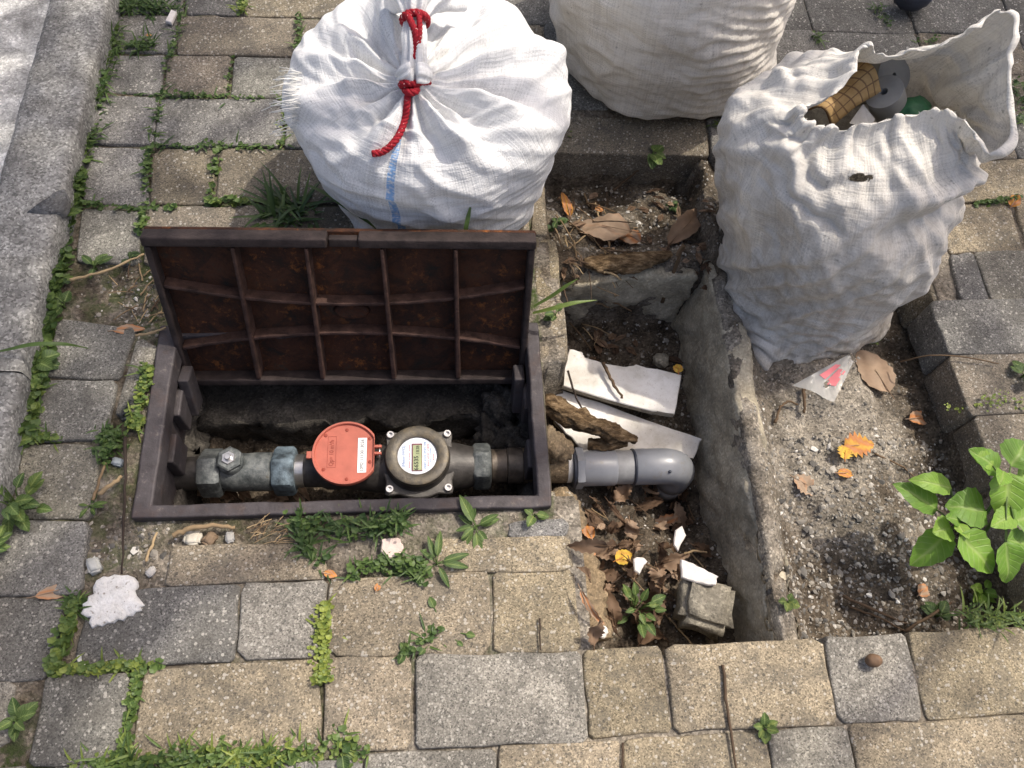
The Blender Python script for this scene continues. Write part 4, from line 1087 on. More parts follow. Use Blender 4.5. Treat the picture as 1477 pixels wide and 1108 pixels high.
R3 = [ring(.60, .69, -.072, .03, N=N), ring(.60, .69, -.071, .105, N=N, ears=E3), ring(.60, .69, -.060, .132, .125, N=N, ears=((240, .058, 14), (330, .02, 15))), ring(.598, .70, -.035, .148, .138, N=N, ears=((240, .030, 17),)), ring(.592, .712, .0, .154, .148, N=N, ears=((240, .008, 22),)), ring(.588, .722, .06, .162, .155, N=N), ring(.580, .734, .13, .165, .158, N=N), ring(.570, .744, .19, .166, .155, N=N), ring(.562, .750, .235, .158, .142, N=N)]
last = ring(.562, .750, .262, .146, .125, N=N)
R3 += [.75 * last + .25 * rim, .15 * last + .85 * rim + np.array([0, 0, -.012]), rim, rim + (np.array([.565, .745, .30]) - rim) * np.array([.06, .06, .02])]
T3 = stack(R3, 112)
A, V = hgrid(T3)
deg = np.degrees(A)
lowf = sstep(.14, .2, V) * (1 - sstep(.74, .80, V))
front = np.exp(-(((deg - 262 + 180) % 360 - 180) / 70) ** 2)
bands = sstep(.16, .24, V) * (1 - sstep(.36, .46, V))
dl = (deg - 240 + 180) % 360 - 180
# drawn folds: stacked creases low down, slanting up to the left; long drapes under the lip; a roll under the front lip
ph = V * 24 - dl / 40 + pnoise(A, V, 1.2, 3, 45) * 3.5
pl = (pleat(ph) - .6) * sstep(.13, .17, V) * (1 - sstep(.30, .46, V)) * (.25 + .75 * np.exp(-(dl / 48) ** 2)) * np.clip(.45 + 1.5 * pnoise(A, V, 1.6, 4, 46), .05, 1.2) * .014
ph2 = A * 1.75 + V * 6. + pnoise(A, V, 1.2, 3, 47) * 2.4
dr = (pleat(ph2) - .6) * sstep(.44, .56, V) * (1 - sstep(.86, .95, V)) * np.clip(.4 + 1.6 * pnoise(A, V, 2.0, 3, 48), 0, 1.2) * .015
roll = .026 * np.exp(-((V - .795) / .026) ** 2) * np.exp(-(((deg - 312 + 180) % 360 - 180) / 30) ** 2) - .020 * np.exp(-((V - .725) / .03) ** 2) * np.exp(-(((deg - 300 + 180) % 360 - 180) / 36) ** 2)
seedd = lowf * pnoise(A, V, 2.2, 12, 26) * .010
T3b = T3 + gnorm(T3) * (lowf * pnoise(A, V, 1.6, 4, 28) * .020 + pl + dr + roll + crinkle(A - 2.4 * V, V, 2.6, 1.6, 65, .014) * sstep(.14, .3, V) * (1 - .5 * sstep(.6, .8, V)) + crinkle(A + 1.2 * V, V, 3.4, 1.2, 67, .010) * sstep(.42, .62, V) * (1 - .6 * sstep(.86, .95, V)) + crinkle(A, V, 4., 13, 69, .0028) + pnoise(A, V, 5, 3, 29) * .008 * sstep(.66, .8, V))[..., None]
X3 = relax(T3b, .02 + .04 * sstep(.7, .9, V), .02 + .05 * bands + .02 * lowf, seedd, 60, .007, .009, .018, 0, .06)
bv3 = bvh_of(X3)
hp = on_surf(bv3, 1242, 256, 0)
hd = np.linalg.norm(X3 - hp, axis=2) + np.where((X3 - CC) @ CF > (hp - CC) @ CF + .06, 1., 0.); hi, hk = np.unravel_index(np.argmin(hd), hd.shape)
c3 = np.linalg.norm(np.roll(T3, -1, 1) - T3, axis=2).sum(1).max(); hvv = np.concatenate([[0], np.cumsum(np.linalg.norm(T3[1:] - T3[:-1], axis=2).mean(1))])
MAT['sack3'] = mat_sack('dirty_woven_sack', (.88, .855, .80), 1.15, (.36, .305, .23), None, -.06, .33, (hk / N * c3, hvv[hi], .021, .0062, .15), .26)
b3, _ = sack_mesh('body', X3, T3, MAT['sack3'], s3, thick=.0006, closed_top=False)
mb = MB()
for k in range(70):
    i0 = rnd.randrange(N); p = X3[-2, i0]; L = rnd.uniform(.001, .003)
    q = p + np.array([rnd.uniform(-1, 1), rnd.uniform(-1, 1), rnd.uniform(.2, 1.3)]) * L
    mb.add(tube_vf([p, q], .0003, 3))
tag(mb.build('frayed_edge', MAT['tape'], s3), kind='stuff')

# scrap inside the open sack
def clump(name, c, r, seed, mat, parent=None, sq=(1, 1, 1), sub=3, amp=.35, fr=3.):
    bm = bmesh.new(); bmesh.ops.create_icosphere(bm, subdivisions=sub, radius=1)
    co = np.array([w.co[:] for w in bm.verts]); e = fbm(co[:, 0] * fr + co[:, 2] * fr * .8 + seed, co[:, 1] * fr - co[:, 2] * fr * .6, seed, 4)
    for i, w in enumerate(bm.verts): w.co = Vector((c[0] + w.co.x * sq[0] * r * (1 + amp * e[i]), c[1] + w.co.y * sq[1] * r * (1 + amp * e[i]), c[2] + w.co.z * sq[2] * r * (1 + amp * e[i])))
    me = bpy.data.meshes.new(name); bm.to_mesh(me); bm.free(); return link(name, me, mat, parent)
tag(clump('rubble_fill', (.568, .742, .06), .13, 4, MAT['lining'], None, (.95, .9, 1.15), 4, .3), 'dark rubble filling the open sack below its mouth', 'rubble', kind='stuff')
def mat_plaid():
    g = G('plaid_board', .7, .3)
    uv = g.n('ShaderNodeUVMap').outputs[0]; s_ = g.n('ShaderNodeSeparateXYZ', {0: uv})
    def lines(x, f, w):
        fr = g.math('FRACT', g.math('MULTIPLY', x, f)); return g.math('LESS_THAN', fr, w)
    l = g.math('MAXIMUM', lines(s_.outputs[0], 7., .17), lines(s_.outputs[1], 4., .12))
    c = g.mix(g.ramp(g.noise(60., 4), [(.3, 0), (.7, 1)]), (.36, .22, .085), (.52, .345, .15))
    c = g.mix(g.math('MULTIPLY', l, .75), c, (.12, .06, .035))
    g.set(color=c); g.bump(g.noise(90.), .3, .002); return g.m
n1, n2 = 16, 10; v = []; uv = []
c0 = [P(1158, 165, .262), P(1232, 92, .30), P(1272, 128, .295), P(1200, 180, .262)]
for i in range(n1 + 1):
    for j in range(n2 + 1):
        s, t = i / n1, j / n2
        p = (c0[0] * (1 - s) + c0[1] * s) * (1 - t) + (c0[3] * (1 - s) + c0[2] * s) * t
        v.append(p + np.array([0, 0, .016 * math.sin(t * math.pi) * (1 - .3 * s) + .004 * math.sin(s * 6 + t * 5)])); uv.append((s, t))
f = [(i * (n2 + 1) + j, (i + 1) * (n2 + 1) + j, (i + 1) * (n2 + 1) + j + 1, i * (n2 + 1) + j + 1) for i in range(n1) for j in range(n2)]
o = mesh('cardboard_piece', v, f, mat_plaid(), uv=uv); m = o.modifiers.new('t', 'SOLIDIFY'); m.thickness = .002
tag(o, 'curled tan checked cardboard piece inside the open sack', 'cardboard')
def open_tube(name, a, b, r, mat, parent=None, n=36, th=.0028, flare=0.):
    a, b = np.array(a, float), np.array(b, float); L = np.linalg.norm(b - a); z = (b - a) / L
    x = np.cross(z, [0, 0, 1.]); x /= np.linalg.norm(x); y = np.cross(z, x); v = []; f = []
    for (rr, t) in ((r - th, 0), (r, 0), (r, L * .72), (r + flare, L * .75), (r + flare, L), (r + flare - th, L), (r - th, L * .7)):
        for k in range(n):
            an = 2 * math.pi * k / n; v.append(a + z * t + rr * (math.cos(an) * x + math.sin(an) * y))
    for i in range(6):
        for k in range(n): f.append((i * n + k, i * n + (k + 1) % n, (i + 1) * n + (k + 1) % n, (i + 1) * n + k))
    o = mesh(name, v, f, mat, parent); m = o.modifiers.new('es', 'EDGE_SPLIT'); m.split_angle = math.radians(40); return o
MAT['pvc_scrap'] = mat_simple('scrap_pvc', (.34, .335, .315), .55, .35, 0, .15, 40, .2)
tag(open_tube('pipe_offcut', P(1295, 190, .20), P(1275, 132, .285), .021, MAT['pvc_scrap'], None, 36, .019, .003), 'grey plastic pipe offcut leaning inside the open sack', 'pipe')
tag(open_tube('pipe_offcut', P(1225, 130, .20), P(1290, 108, .275), .026, MAT['pvc_scrap'], None, 36, .023, 0.), 'larger grey pipe offcut at the back inside the open sack', 'pipe')
o = mesh('tile_shard', [P(1225, 178, .262), P(1245, 150, .27), P(1262, 172, .268), P(1255, 186, .262), P(1225, 178, .256), P(1245, 150, .264), P(1262, 172, .262), P(1255, 186, .256)], [(0, 1, 2, 3)[::-1], (4, 5, 6, 7), (0, 1, 5, 4), (1, 2, 6, 5), (2, 3, 7, 6), (3, 0, 4, 7)], MAT['tile'], None, False)
tag(o, 'white shard wedged under the checked cardboard in the open sack', 'shard')
o = clump('green_rag', P(1318, 158, .262), .022, 12, mat_simple('green_plastic', (.045, .17, .07), .5, .4, 0, .2, 60, .3), None, (1.1, .9, .6), 3, .5)
tag(o, 'green plastic scrap beside the pipe offcut in the open sack', 'plastic')


# ------------------------------------------------------------------ leaves, weeds, litter
def leaf_vf(base, d, up, L, W, curl=0., fold=.25, shape=1.0, nl=7, nw=2, wav=0., serr=0., r=rnd):
    """one leaf blade: base point, direction, up; curl bends along its length, fold lifts the halves"""
    d = np.array(d, float); d /= np.linalg.norm(d); up = np.array(up, float); up -= d * (up @ d); up /= np.linalg.norm(up) + 1e-9; s = np.cross(d, up)
    p = np.array(base, float); v = []; f = []; ph = r.random() * 6
    cur = d.copy(); u = up.copy(); st = L / nl
    for i in range(nl + 1):
        t = i / nl
        w = W * .5 * (math.sin(math.pi * t ** (.75 * shape)) ** .8 + .03) * (1 + serr * (1 if i % 2 else -1))
        for j in range(-nw, nw + 1):
            k = j / nw
            v.append(p + s * w * k + u * (abs(k) * w * fold + wav * W * math.sin(ph + t * 9 + k * 2.)))
        ca, sa = math.cos(-curl / nl), math.sin(-curl / nl)
        cur, u = cur * ca + u * sa, u * ca - cur * sa
        p = p + cur * st
    m = 2 * nw + 1
    for i in range(nl):
        for j in range(m - 1): f.append((i * m + j, i * m + j + 1, (i + 1) * m + j + 1, (i + 1) * m + j))
    return v, f
def mid_tint(t, nl=7, nw=2):
    return [min(1, max(0, t + (.16 if j == 0 else -.06 * abs(j) / nw) + .05 * math.sin(i * 2.1 + j))) for i in range(nl + 1) for j in range(-nw, nw + 1)]
def dirv(az, el=0.): return np.array([math.cos(az) * math.cos(el), math.sin(az) * math.cos(el), math.sin(el)])
def disc_vf(c, r, nrm, n=6, cup=.2):
    nrm = np.array(nrm, float); nrm /= np.linalg.norm(nrm); a = np.cross(nrm, [1., .3, .1]); a /= np.linalg.norm(a); b = np.cross(nrm, a); c = np.array(c, float)
    v = [c] + [c + r * (math.cos(2 * math.pi * k / n) * a + math.sin(2 * math.pi * k / n) * b) * (1 if k else .55) + nrm * cup * r for k in range(n)]
    return v, [(0, 1 + k, 1 + (k + 1) % n) for k in range(n)]

# creeping weeds in the joints: nobody could count them
joint = MB()
def creep(poly, wid, dens, rad=(2.2, 4.5), tint=(.35, .8), hgt=.012, blades=.12):
    poly = [np.array(P(*q)[:2]) for q in poly]
    for a, b in zip(poly[:-1], poly[1:]):
        L = np.linalg.norm(b - a); n = int(L * dens); t_ = (b - a) / L; nn = np.array([-t_[1], t_[0]])
        for _ in range(n):
            s = rnd.random(); 
            clus = .5 + 1.2 * float(vnoise((a[0] + s * (b - a)[0]) * 28, (a[1] + s * (b - a)[1]) * 28, 77))
            if rnd.random() > clus + .22: continue
            p = a + (b - a) * s + nn * rnd.gauss(0, wid * .5)
            z = max(float(hfun(p[0], p[1])), -.02) + .004 + hgt * rnd.random() * (.4 + clus)
            tt = min(1, max(0, rnd.uniform(*tint) + .25 * float(vnoise(p[0] * 12, p[1] * 12, 5))))
            if rnd.random() < blades:
                Lb = rnd.uniform(.012, .034)
                joint.add(leaf_vf((p[0], p[1], z - .006), dirv(rnd.random() * 6.28, rnd.uniform(.2, 1.1)), (0, 0, 1), Lb, .0028, rnd.uniform(.2, 1.2), .2, 1., 4, 1), tt)
            else:
                r_ = rnd.uniform(*rad) * .001 * rnd.choice((.7, 1, 1, 1.25))
                joint.add(disc_vf((p[0], p[1], z), r_, (rnd.gauss(0, .4), rnd.gauss(0, .4), 1)), tt)
creep([(160, -5), (160, 30), (150, 75), (140, 110), (128, 170), (118, 215)], .020, 9000, (2., 4.), (.25, .7), .016, .45)
creep([(118, 215), (108, 285), (95, 320), (85, 380), (70, 450), (60, 520), (50, 570), (35, 630)], .013, 5200, (3., 7.), (.35, .75), .018, .1)
creep([(160, 3), (200, 10), (235, 12), (262, 8)], .022, 6500, (1.8, 3.5), (.2, .6), .012, .4)
creep([(150, 70), (190, 66), (222, 64)], .016, 4600, (1.8, 4.), (.3, .7), .012, .5)
creep([(262, 20), (257, 50), (244, 85), (236, 120), (228, 160), (220, 200)], .007, 900, (2., 4.), (.3, .7), .010, .25)
creep([(348, -10), (350, 20)], .008, 2520, (2., 4.), (.6, .95), .012, .2)
creep([(432, 20), (431, 55), (428, 80), (436, 84)], .006, 900, (2., 4.), (.4, .7), .012, .1)
creep([(334, 80), (331, 110), (327, 138), (300, 139), (250, 137)], .005, 900, (2., 4.), (.3, .7), .009, .1)
creep([(170, 135), (220, 139), (300, 140), (380, 142)], .004, 540, (1.8, 3.5), (.25, .6), .008, .1)
creep([(216, 212), (260, 212), (315, 211), (395, 213)], .006, 1140, (2., 4.), (.3, .65), .010, .1)
creep([(217, 214), (213, 250), (209, 290), (203, 340)], .007, 1260, (2.2, 5.), (.3, .7), .012, .1)
creep([(317, 215), (306, 250), (300, 290), (306, 292)], .007, 1260, (2.5, 5.), (.4, .75), .012, .05)
creep([(300, 293), (340, 294), (378, 289)], .006, 1560, (2.5, 5.), (.4, .75), .012, .05)
creep([(124, 295), (170, 300), (215, 302), (255, 303)], .006, 1080, (2.2, 5.), (.3, .7), .011, .08)
creep([(411, 140), (411, 180), (405, 212)], .009, 1680, (2., 4.), (.45, .9), .014, .3)
creep([(215, 530), (205, 570), (193, 620), (205, 600)], .011, 4200, (2.2, 4.2), (.5, .85), .014, .05)
creep([(150, 640), (165, 620), (160, 650), (140, 660)], .014, 4200, (2.2, 4.2), (.3, .6), .016, .15)
creep([(48, 630), (80, 632), (86, 628)], .006, 2600, (2.5, 4.5), (.5, .9), .010, .05)
creep([(100, 868), (105, 885), (92, 925), (80, 955), (74, 975)], .008, 3600, (2.4, 4.8), (.4, .8), .012, .06)
creep([(98, 862), (108, 866), (112, 880)], .010, 4200, (1.8, 3.), (.3, .6), .010, .4)
creep([(80, 968), (120, 965), (180, 960), (234, 955)], .007, 3600, (2.4, 4.8), (.5, .9), .012, .05)
creep([(200, 960), (196, 990), (188, 1030), (180, 1075), (176, 1100)], .007, 3600, (2.4, 4.8), (.5, .85), .012, .04)
creep([(100, 1105), (190, 1104), (300, 1094), (400, 1090), (470, 1086)], .013, 5200, (2., 4.), (.4, .95), .012, .3)
creep([(470, 870), (466, 900), (462, 930), (464, 955), (466, 985)], .010, 7000, (2., 3.8), (.68, 1.), .012, .03)
creep([(470, 1060), (500, 1085), (530, 1075)], .016, 4200, (2.5, 4.5), (.4, .95), .014, .2)
creep([(425, 768), (450, 756), (500, 762), (560, 760), (585, 756)], .016, 4600, (2.2, 4.6), (.2, .6), .024, .4)
creep([(430, 780), (455, 800), (470, 812)], .010, 2600, (2.2, 4.2), (.2, .55), .016, .5)
creep([(505, 822), (545, 815), (590, 812), (612, 822), (600, 840)], .013, 4200, (2.4, 5.), (.4, .75), .020, .15)
creep([(640, 905), (600, 930), (580, 945)], .006, 1500, (2.2, 4.2), (.3, .6), .014, .3)
creep([(1090, 107), (1115, 112), (1145, 100), (1165, 88)], .010, 2600, (2., 4.), (.3, .6), .014, .5)
creep([(1265, 10), (1275, 25), (1285, 40)], .014, 3000, (2., 4.), (.3, .7), .016, .4)
creep([(1325, 58), (1350, 58)], .010, 2200, (2., 4.), (.4, .7), .014, .3)
creep([(1170, 55), (1182, 58)], .008, 3000, (2., 4.), (.4, .7), .014, .3)
creep([(1405, 293), (1450, 291), (1470, 285)], .005, 2200, (2., 4.), (.4, .75), .012, .1)
creep([(1440, 110), (1477, 140), (1470, 180)], .02, 1800, (2., 4.), (.3, .7), .016, .4)
creep([(785, 165), (800, 175), (812, 190), (820, 200)], .012, 1600, (2., 4.), (.5, .9), .014, .1)
creep([(1370, 575), (1400, 590), (1440, 575), (1477, 590)], .010, 900, (1.5, 3.), (.8, 1.), .012, .0)
creep([(1395, 885), (1430, 895), (1477, 890)], .015, 4600, (1.2, 2.4), (.6, .95), .022, .25)
creep([(1027, 180), (1040, 185), (1050, 178)], .008, 1800, (2., 4.), (.5, .8), .012, .1)
tag(joint.build('joint_weeds', MAT['green'], None, False), 'small round-leaved weeds and moss creeping along the paving joints', 'weeds', kind='stuff')

# single plants
def weed(name, px, py, leaves, L, W, label, group=None, mat='green', tint=(.4, .7), el=(.1, .7), h=.02, z=None, curl=(.3, .9), fold=.25, shape=1., az0=None, stems=True, cat='weed', serr=0., spread=0.):
    g0 = G0(px, py) if z is None else P(px, py, z)
    root = empty(name, tuple(g0)); tag(root, label, cat, group)
    mbl, mbs = MB(), MB(); top = g0 + np.array([0, 0, h])
    for k in range(leaves):
        az = (az0 if az0 is not None else rnd.random() * 6.28) + k * 2.4 + rnd.uniform(-.3, .3); e = rnd.uniform(*el); s = rnd.uniform(.65, 1.15)
        b = g0 + np.array([0, 0, h * rnd.uniform(.35, 1.)]) + dirv(az) * spread * rnd.random()
        pe = b + dirv(az, e) * L * .22 * s
        mbs.add(tube_vf([g0, .5 * (g0 + b) + dirv(az) * .001, b, pe], [.0011, .001, .0009, .0007], 5), .55)
        mbl.add(leaf_vf(pe, dirv(az, e), (0, 0, 1), L * s, W * s, rnd.uniform(*curl), fold, shape, 7, 2, .04, serr), mid_tint(rnd.uniform(*tint)), (7, 2))
    mbl.build('leaves', MAT['weed' if mat == 'green' else mat], root); mbs.build('stem', MAT['green'], root)
    return root
KW = 'seedling weeds along the kerb'
weed('kerb_weed', 98, 325, 9, .034, .017, 'leafy weed with long leaves by the kerb, left of the lid corner', KW, tint=(.4, .65), h=.03)
weed('kerb_weed', 140, 390, 5, .026, .013, 'four-leaved weed on soil beside the yellow straw', KW, tint=(.35, .6), h=.012, el=(.0, .3))
weed('kerb_weed', 190, 378, 7, .014, .009, 'small dark weed against the left side of the lid', KW, tint=(.1, .35), h=.012)
weed('kerb_weed', 95, 445, 6, .020, .017, 'round-leaved weed overhanging the grey block below the straw', KW, tint=(.3, .55), h=.012, el=(0, .4))
weed('kerb_weed', 62, 530, 10, .024, .019, 'clump of round leaves by the kerb, beside the light cut block', KW, tint=(.3, .6), h=.02, el=(0, .5))
weed('kerb_weed', 15, 645, 7, .028, .018, 'bright weed at the left edge by the kerb joint', KW, tint=(.55, .85), h=.015)
weed('kerb_weed', 30, 735, 20, .026, .015, 'large leafy weed at the left edge over two grey blocks', KW, tint=(.4, .75), h=.04, serr=.05, spread=.03)
weed('kerb_weed', -5, 800, 12, .026, .013, 'weed cut by the left edge, below the large leafy one', KW, tint=(.35, .65), h=.03)
weed('kerb_weed', 32, 1040, 14, .020, .012, 'weed in the gap at the bottom left corner', KW, tint=(.35, .65), h=.02)
weed('low_weed', 133, 733, 8, .018, .006, 'narrow-leaved weed tuft left of the box, above the rusty rod', None, tint=(.45, .65), h=.01)
weed('low_weed', 686, 762, 11, .034, .012, 'broad-leaved weed at the front rim of the meter box', None, tint=(.45, .7), h=.012, el=(-.05, .35), curl=(.1, .6), fold=.3)
weed('low_weed', 770, 745, 4, .017, .012, 'tiny weed at the right front corner of the box', None, tint=(.55, .75), h=.012)
weed('low_weed', 630, 815, 7, .034, .009, 'weed with long pointed leaves on the paving in front of the box', None, tint=(.4, .6), h=.015, el=(.0, .4), az0=.3)
weed('low_weed', 640, 910, 12, .014, .009, 'sprawling weed sprig on the tan blocks below the box', None, tint=(.35, .6), h=.010, spread=.03, el=(0, .5))
weed('low_weed', 585, 940, 5, .013, .009, 'small sprig in the joint above the grey block', None, tint=(.4, .65), h=.01)
weed('low_weed', 1098, 1050, 11, .014, .010, 'little yellowish weed between tan block and pale block at the bottom', None, tint=(.5, 1.), h=.012, el=(.1, .9))
weed('low_weed', 495, 1085, 6, .020, .015, 'grey-green round-leaved weed at the bottom beside the moss', None, tint=(.2, .4), h=.008, el=(0, .3))
weed('pit_weed', 912, 885, 18, .022, .011, 'bright green weed growing in the pit next to the broken stone', None, tint=(.45, .75), h=.05, el=(.1, .9), spread=.02)
weed('pit_weed', 1132, 870, 7, .014, .012, 'small seedling on top of the concrete wall', None, tint=(.55, .85), h=.015)
weed('pit_weed', 940, 226, 9, .024, .017, 'rosette weed growing on the step edge below the beige sack', None, tint=(.45, .7), h=.010, z=-.004, el=(-.1, .5), fold=.2)
weed('pit_weed', 800, 330, 7, .020, .013, 'dark weed on the litter beside the tied sack', None, tint=(.15, .45), h=.02)
weed('pit_weed', 800, 460, 5, .016, .011, 'small weed by the cut blocks right of the lid', None, tint=(.3, .55), h=.015)
weed('pit_weed', 968, 300, 6, .014, .012, 'faint seedling in the shade beside the long brown leaf', None, tint=(.15, .35), h=.012)
weed('pit_weed', 1408, 855, 9, .026, .016, 'small weed below the big bright plant', None, mat='bright', tint=(.4, .8), h=.02)
weed('pit_weed', 1350, 890, 6, .020, .014, 'dull green seedling at the right among twigs', None, tint=(.3, .5), h=.012)
weed('pit_weed', 1255, 495, 8, .009, .007, 'tiny sprig at the foot of the open sack', None, tint=(.5, .8), h=.014)
weed('pit_weed', 1472, 545, 7, .022, .016, 'weed at the right edge on the shaded block', None, tint=(.3, .5), h=.02, z=.0)
weed('pit_weed', 850, 950, 4, .02, .005, 'grassy sprig at the corner of pit and paving', None, tint=(.3, .6), h=.02, z=-.03)

# the big bright plant at the right
pp = G0(1425, 790); plant = empty('leafy_plant', tuple(pp)); tag(plant, 'large bright green broad-leaved plant at the right edge', 'plant')
stm = MB(); LEAVES = [  # tip and base pixels, heights, width
 (1293, 700, 1352, 736, .10, .095, .034), (1320, 690, 1372, 705, .12, .11, .026), (1318, 814, 1368, 768, .08, .10, .036), (1368, 730, 1422, 738, .12, .12, .046), (1345, 768, 1372, 762, .11, .11, .030), (1420, 822, 1385, 770, .10, .125, .044), (1400, 650, 1440, 680, .16, .15, .030), (1405, 655, 1432, 672, .16, .155, .022), (1450, 745, 1456, 682, .13, .15, .050), (1455, 840, 1450, 782, .10, .13, .036), (1477, 640, 1458, 672, .15, .15, .044), (1427, 760, 1462, 742, .13, .13, .026), (1490, 745, 1462, 752, .12, .13, .04), (1490, 790, 1452, 778, .11, .12, .03), (1428, 800, 1400, 775, .07, .09, .03), (1495, 700, 1465, 690, .13, .14, .044), (1365, 745, 1385, 752, .125, .12, .018), (1395, 778, 1380, 755, .125, .12, .016), (1440, 700, 1448, 680, .165, .155, .02)]
for i, (tx_, ty_, bx_, by_, zt, zb, w) in enumerate(LEAVES):
    a_, b_ = P(bx_, by_, zb - .03), P(tx_, ty_, zt - .03); L = np.linalg.norm(b_ - a_)
    mbl = MB(); mbl.add(leaf_vf(a_, b_ - a_ + np.array([0, 0, .25 * L]), (0, 0, 1), L * 1.08, w * 1.12, .5 + .3 * math.sin(i), .22, .9, 10, 3, .035, .05), mid_tint(.25 + .55 * ((i * 37) % 10) / 10, 10, 3), (10, 3))
    mbl.build('leaf', MAT['bright'], plant)
    hub = P(1380, 758, .07) if bx_ < 1400 else P(1452, 700, .11)
    stm.add(tube_vf([hub, .5 * (hub + a_), a_], [.0018, .0014, .0010], 6), .6)
for hub in (P(1380, 758, .07), P(1452, 700, .11)): stm.add(tube_vf([pp, .5 * (pp + hub) + np.array([.005, .0, .01]), hub], [.003, .0026, .002], 7), .55)
stm.build('stem', MAT['green'], plant)

# grass tuft beside the tied sack, single long blades
def grass(name, pts, label, n, Lr, W, tint, cat='grass', lean=(.5, 1.2), azr=(0, 6.28)):
    c = G0(*pts[0]); root = empty(name, tuple(c)); tag(root, label, cat)
    mb_ = MB()
    for k in range(n):
        q = pts[rnd.randrange(len(pts))]; b = G0(q[0] + rnd.uniform(-14, 14), q[1] + rnd.uniform(-8, 8))
        mb_.add(leaf_vf(b, dirv(rnd.uniform(*azr), rnd.uniform(*lean)), (0, 0, 1), rnd.uniform(*Lr), W * rnd.uniform(.7, 1.2), rnd.uniform(.3, 1.6), .35, .8, 9, 1), rnd.uniform(*tint))
    mb_.build('blades', MAT['green'], root); return root
grass('grass_tuft', [(395, 318), (420, 322), (440, 318), (425, 300), (405, 300)], 'grass tuft between the lid and the tied sack', 95, (.03, .09), .0055, (.15, .6))
def blade(label, pts, w, t):
    p = [np.array(q) for q in pts]; p = catmull(p, 14); v = []; f = []
    for i in range(14):
        d = p[min(i + 1, 13)] - p[max(i - 1, 0)]; s = np.cross(d, [0, 0, 1.]); s /= np.linalg.norm(s) + 1e-9; k = i / 13; ww = w * .5 * min(1, (1 - k) * 2.5 + .02) * (.6 + .4 * min(1, k * 3))
        v += [p[i] - s * ww + np.array([0, 0, ww * .4]), p[i], p[i] + s * ww + np.array([0, 0, ww * .4])]
    for i in range(13): f += [(i * 3, i * 3 + 1, i * 3 + 4, i * 3 + 3), (i * 3 + 1, i * 3 + 2, i * 3 + 5, i * 3 + 4)]
    tag(mesh('long_grass', v, f, MAT['green'], attrs={'tint': [t] * len(v)}), label, 'grass')
blade('long bent grass blade crossing the lower left of the tied sack', [P(445, 268, .02), P(470, 280, .07), P(500, 300, .09), P(530, 320, .10), P(548, 336, .09)], .007, .55)
blade('upright grass blade behind the middle of the lid', [P(668, 350, .14), P(672, 330, .16), P(676, 310, .175), P(680, 292, .185)], .006, .6)
blade('light green grass blade sticking out right of the lid', [P(768, 452, .03), P(795, 446, .05), P(830, 437, .06), P(862, 433, .055)], .007, .75)
blade('second grass blade right of the lid, angled upward', [P(770, 442, .03), P(795, 428, .05), P(818, 412, .07), P(834, 402, .08)], .006, .7)
blade('long thin grass blade lying across the kerb', [P(128, 503, .02), P(95, 497, .055), P(50, 497, .065), P(10, 505, .055), P(-20, 510, .05)], .006, .5)

# dry leaves
def dry_leaf(px, py, L, W, az, label, tint, z=None, off=.006, pitch=0., curl=.6, fold=.2, shape=1., wav=.08, group=None, serr=.06, roll=0., name='dry_leaf', cat='leaf'):
    c = G0(px, py, off) if z is None else P(px, py, z)
    d = dirv(az, pitch); up = np.array([0, 0, 1.]) + roll * np.cross(d, [0, 0, 1.])
    base = c - d * L * .5
    v, f = leaf_vf(base, d, up, L, W, curl, fold, shape, 12, 3, wav, serr)
    sv, sf = tube_vf([base - d * L * .16 + np.array([0, 0, .001]), base, base + d * L * .5 + np.array([0, 0, .0005])], [.0008, .0009, .0006], 4)
    mb_ = MB(); mb_.add((v, f), [min(1, max(0, tint + .06 * math.sin(i * 1.7))) for i in range(len(v))]); mb_.add((sv, sf), max(0, tint - .1))
    return tag(mb_.build(name, MAT['brown'], None), label, cat, group)
dry_leaf(997, 318, .125, .036, .80, 'long curled brown leaf lying on the soil beside the open sack', .52, curl=.35, fold=.35, off=.040, wav=.10, pitch=.12)
dry_leaf(868, 325, .10, .05, 2.9, 'pale broad dry leaf in the litter behind the pit', .72, curl=.5, off=.030, wav=.1)
dry_leaf(905, 338, .05, .03, 2.6, 'small orange brown leaf on top of the litter behind the pit', .8, off=.022)
dry_leaf(818, 293, .045, .016, 1.9, 'narrow orange leaf standing by the step', .88, off=.02, pitch=.6)
dry_leaf(866, 300, .018, .014, .4, 'tiny orange leaf fragment below the step', .86, off=.012)
dry_leaf(1263, 532, .085, .055, 1.9, 'broad tan leaf at the foot of the open sack', .66, curl=.2, fold=.08, shape=1.15, wav=.03, off=.012)
dry_leaf(1330, 602, .045, .024, .1, 'orange brown leaf in the shade near the right blocks', .82, off=.006)
dry_leaf(1240, 642, .048, .034, .05, 'bright orange lobed leaf on the gravel', .90, off=.008, serr=.25, wav=.03, curl=.1)
dry_leaf(1219, 650, .028, .020, 1.3, 'yellow lobed leaf next to the orange leaf on gravel', .99, off=.009, serr=.25, wav=.03)
dry_leaf(1222, 682, .030, .014, .0, 'small orange leaf piece below the orange leaf on gravel', .89, off=.006)
dry_leaf(1165, 700, .045, .026, -.6, 'pale pinkish leaf on the gravel slope', .74, off=.006, serr=.15)
dry_leaf(1334, 850, .026, .018, .6, 'rusty leaf on gravel below the bright plant', .80, off=.006)
dry_leaf(187, 474, .045, .014, .15, 'torn orange brown leaf left of the box corner', .80, off=.010, curl=.3)
dry_leaf(85, 851, .055, .016, .25, 'curled orange leaf on the joint of the left blocks', .78, z=.004, curl=.9)
dry_leaf(477, 828, .018, .010, -.2, 'small orange leaf in the joint in front of the box', .86, z=.004)
dry_leaf(545, 846, .012, .008, 1.2, 'orange leaf crumb on the tan block', .86, z=.003)
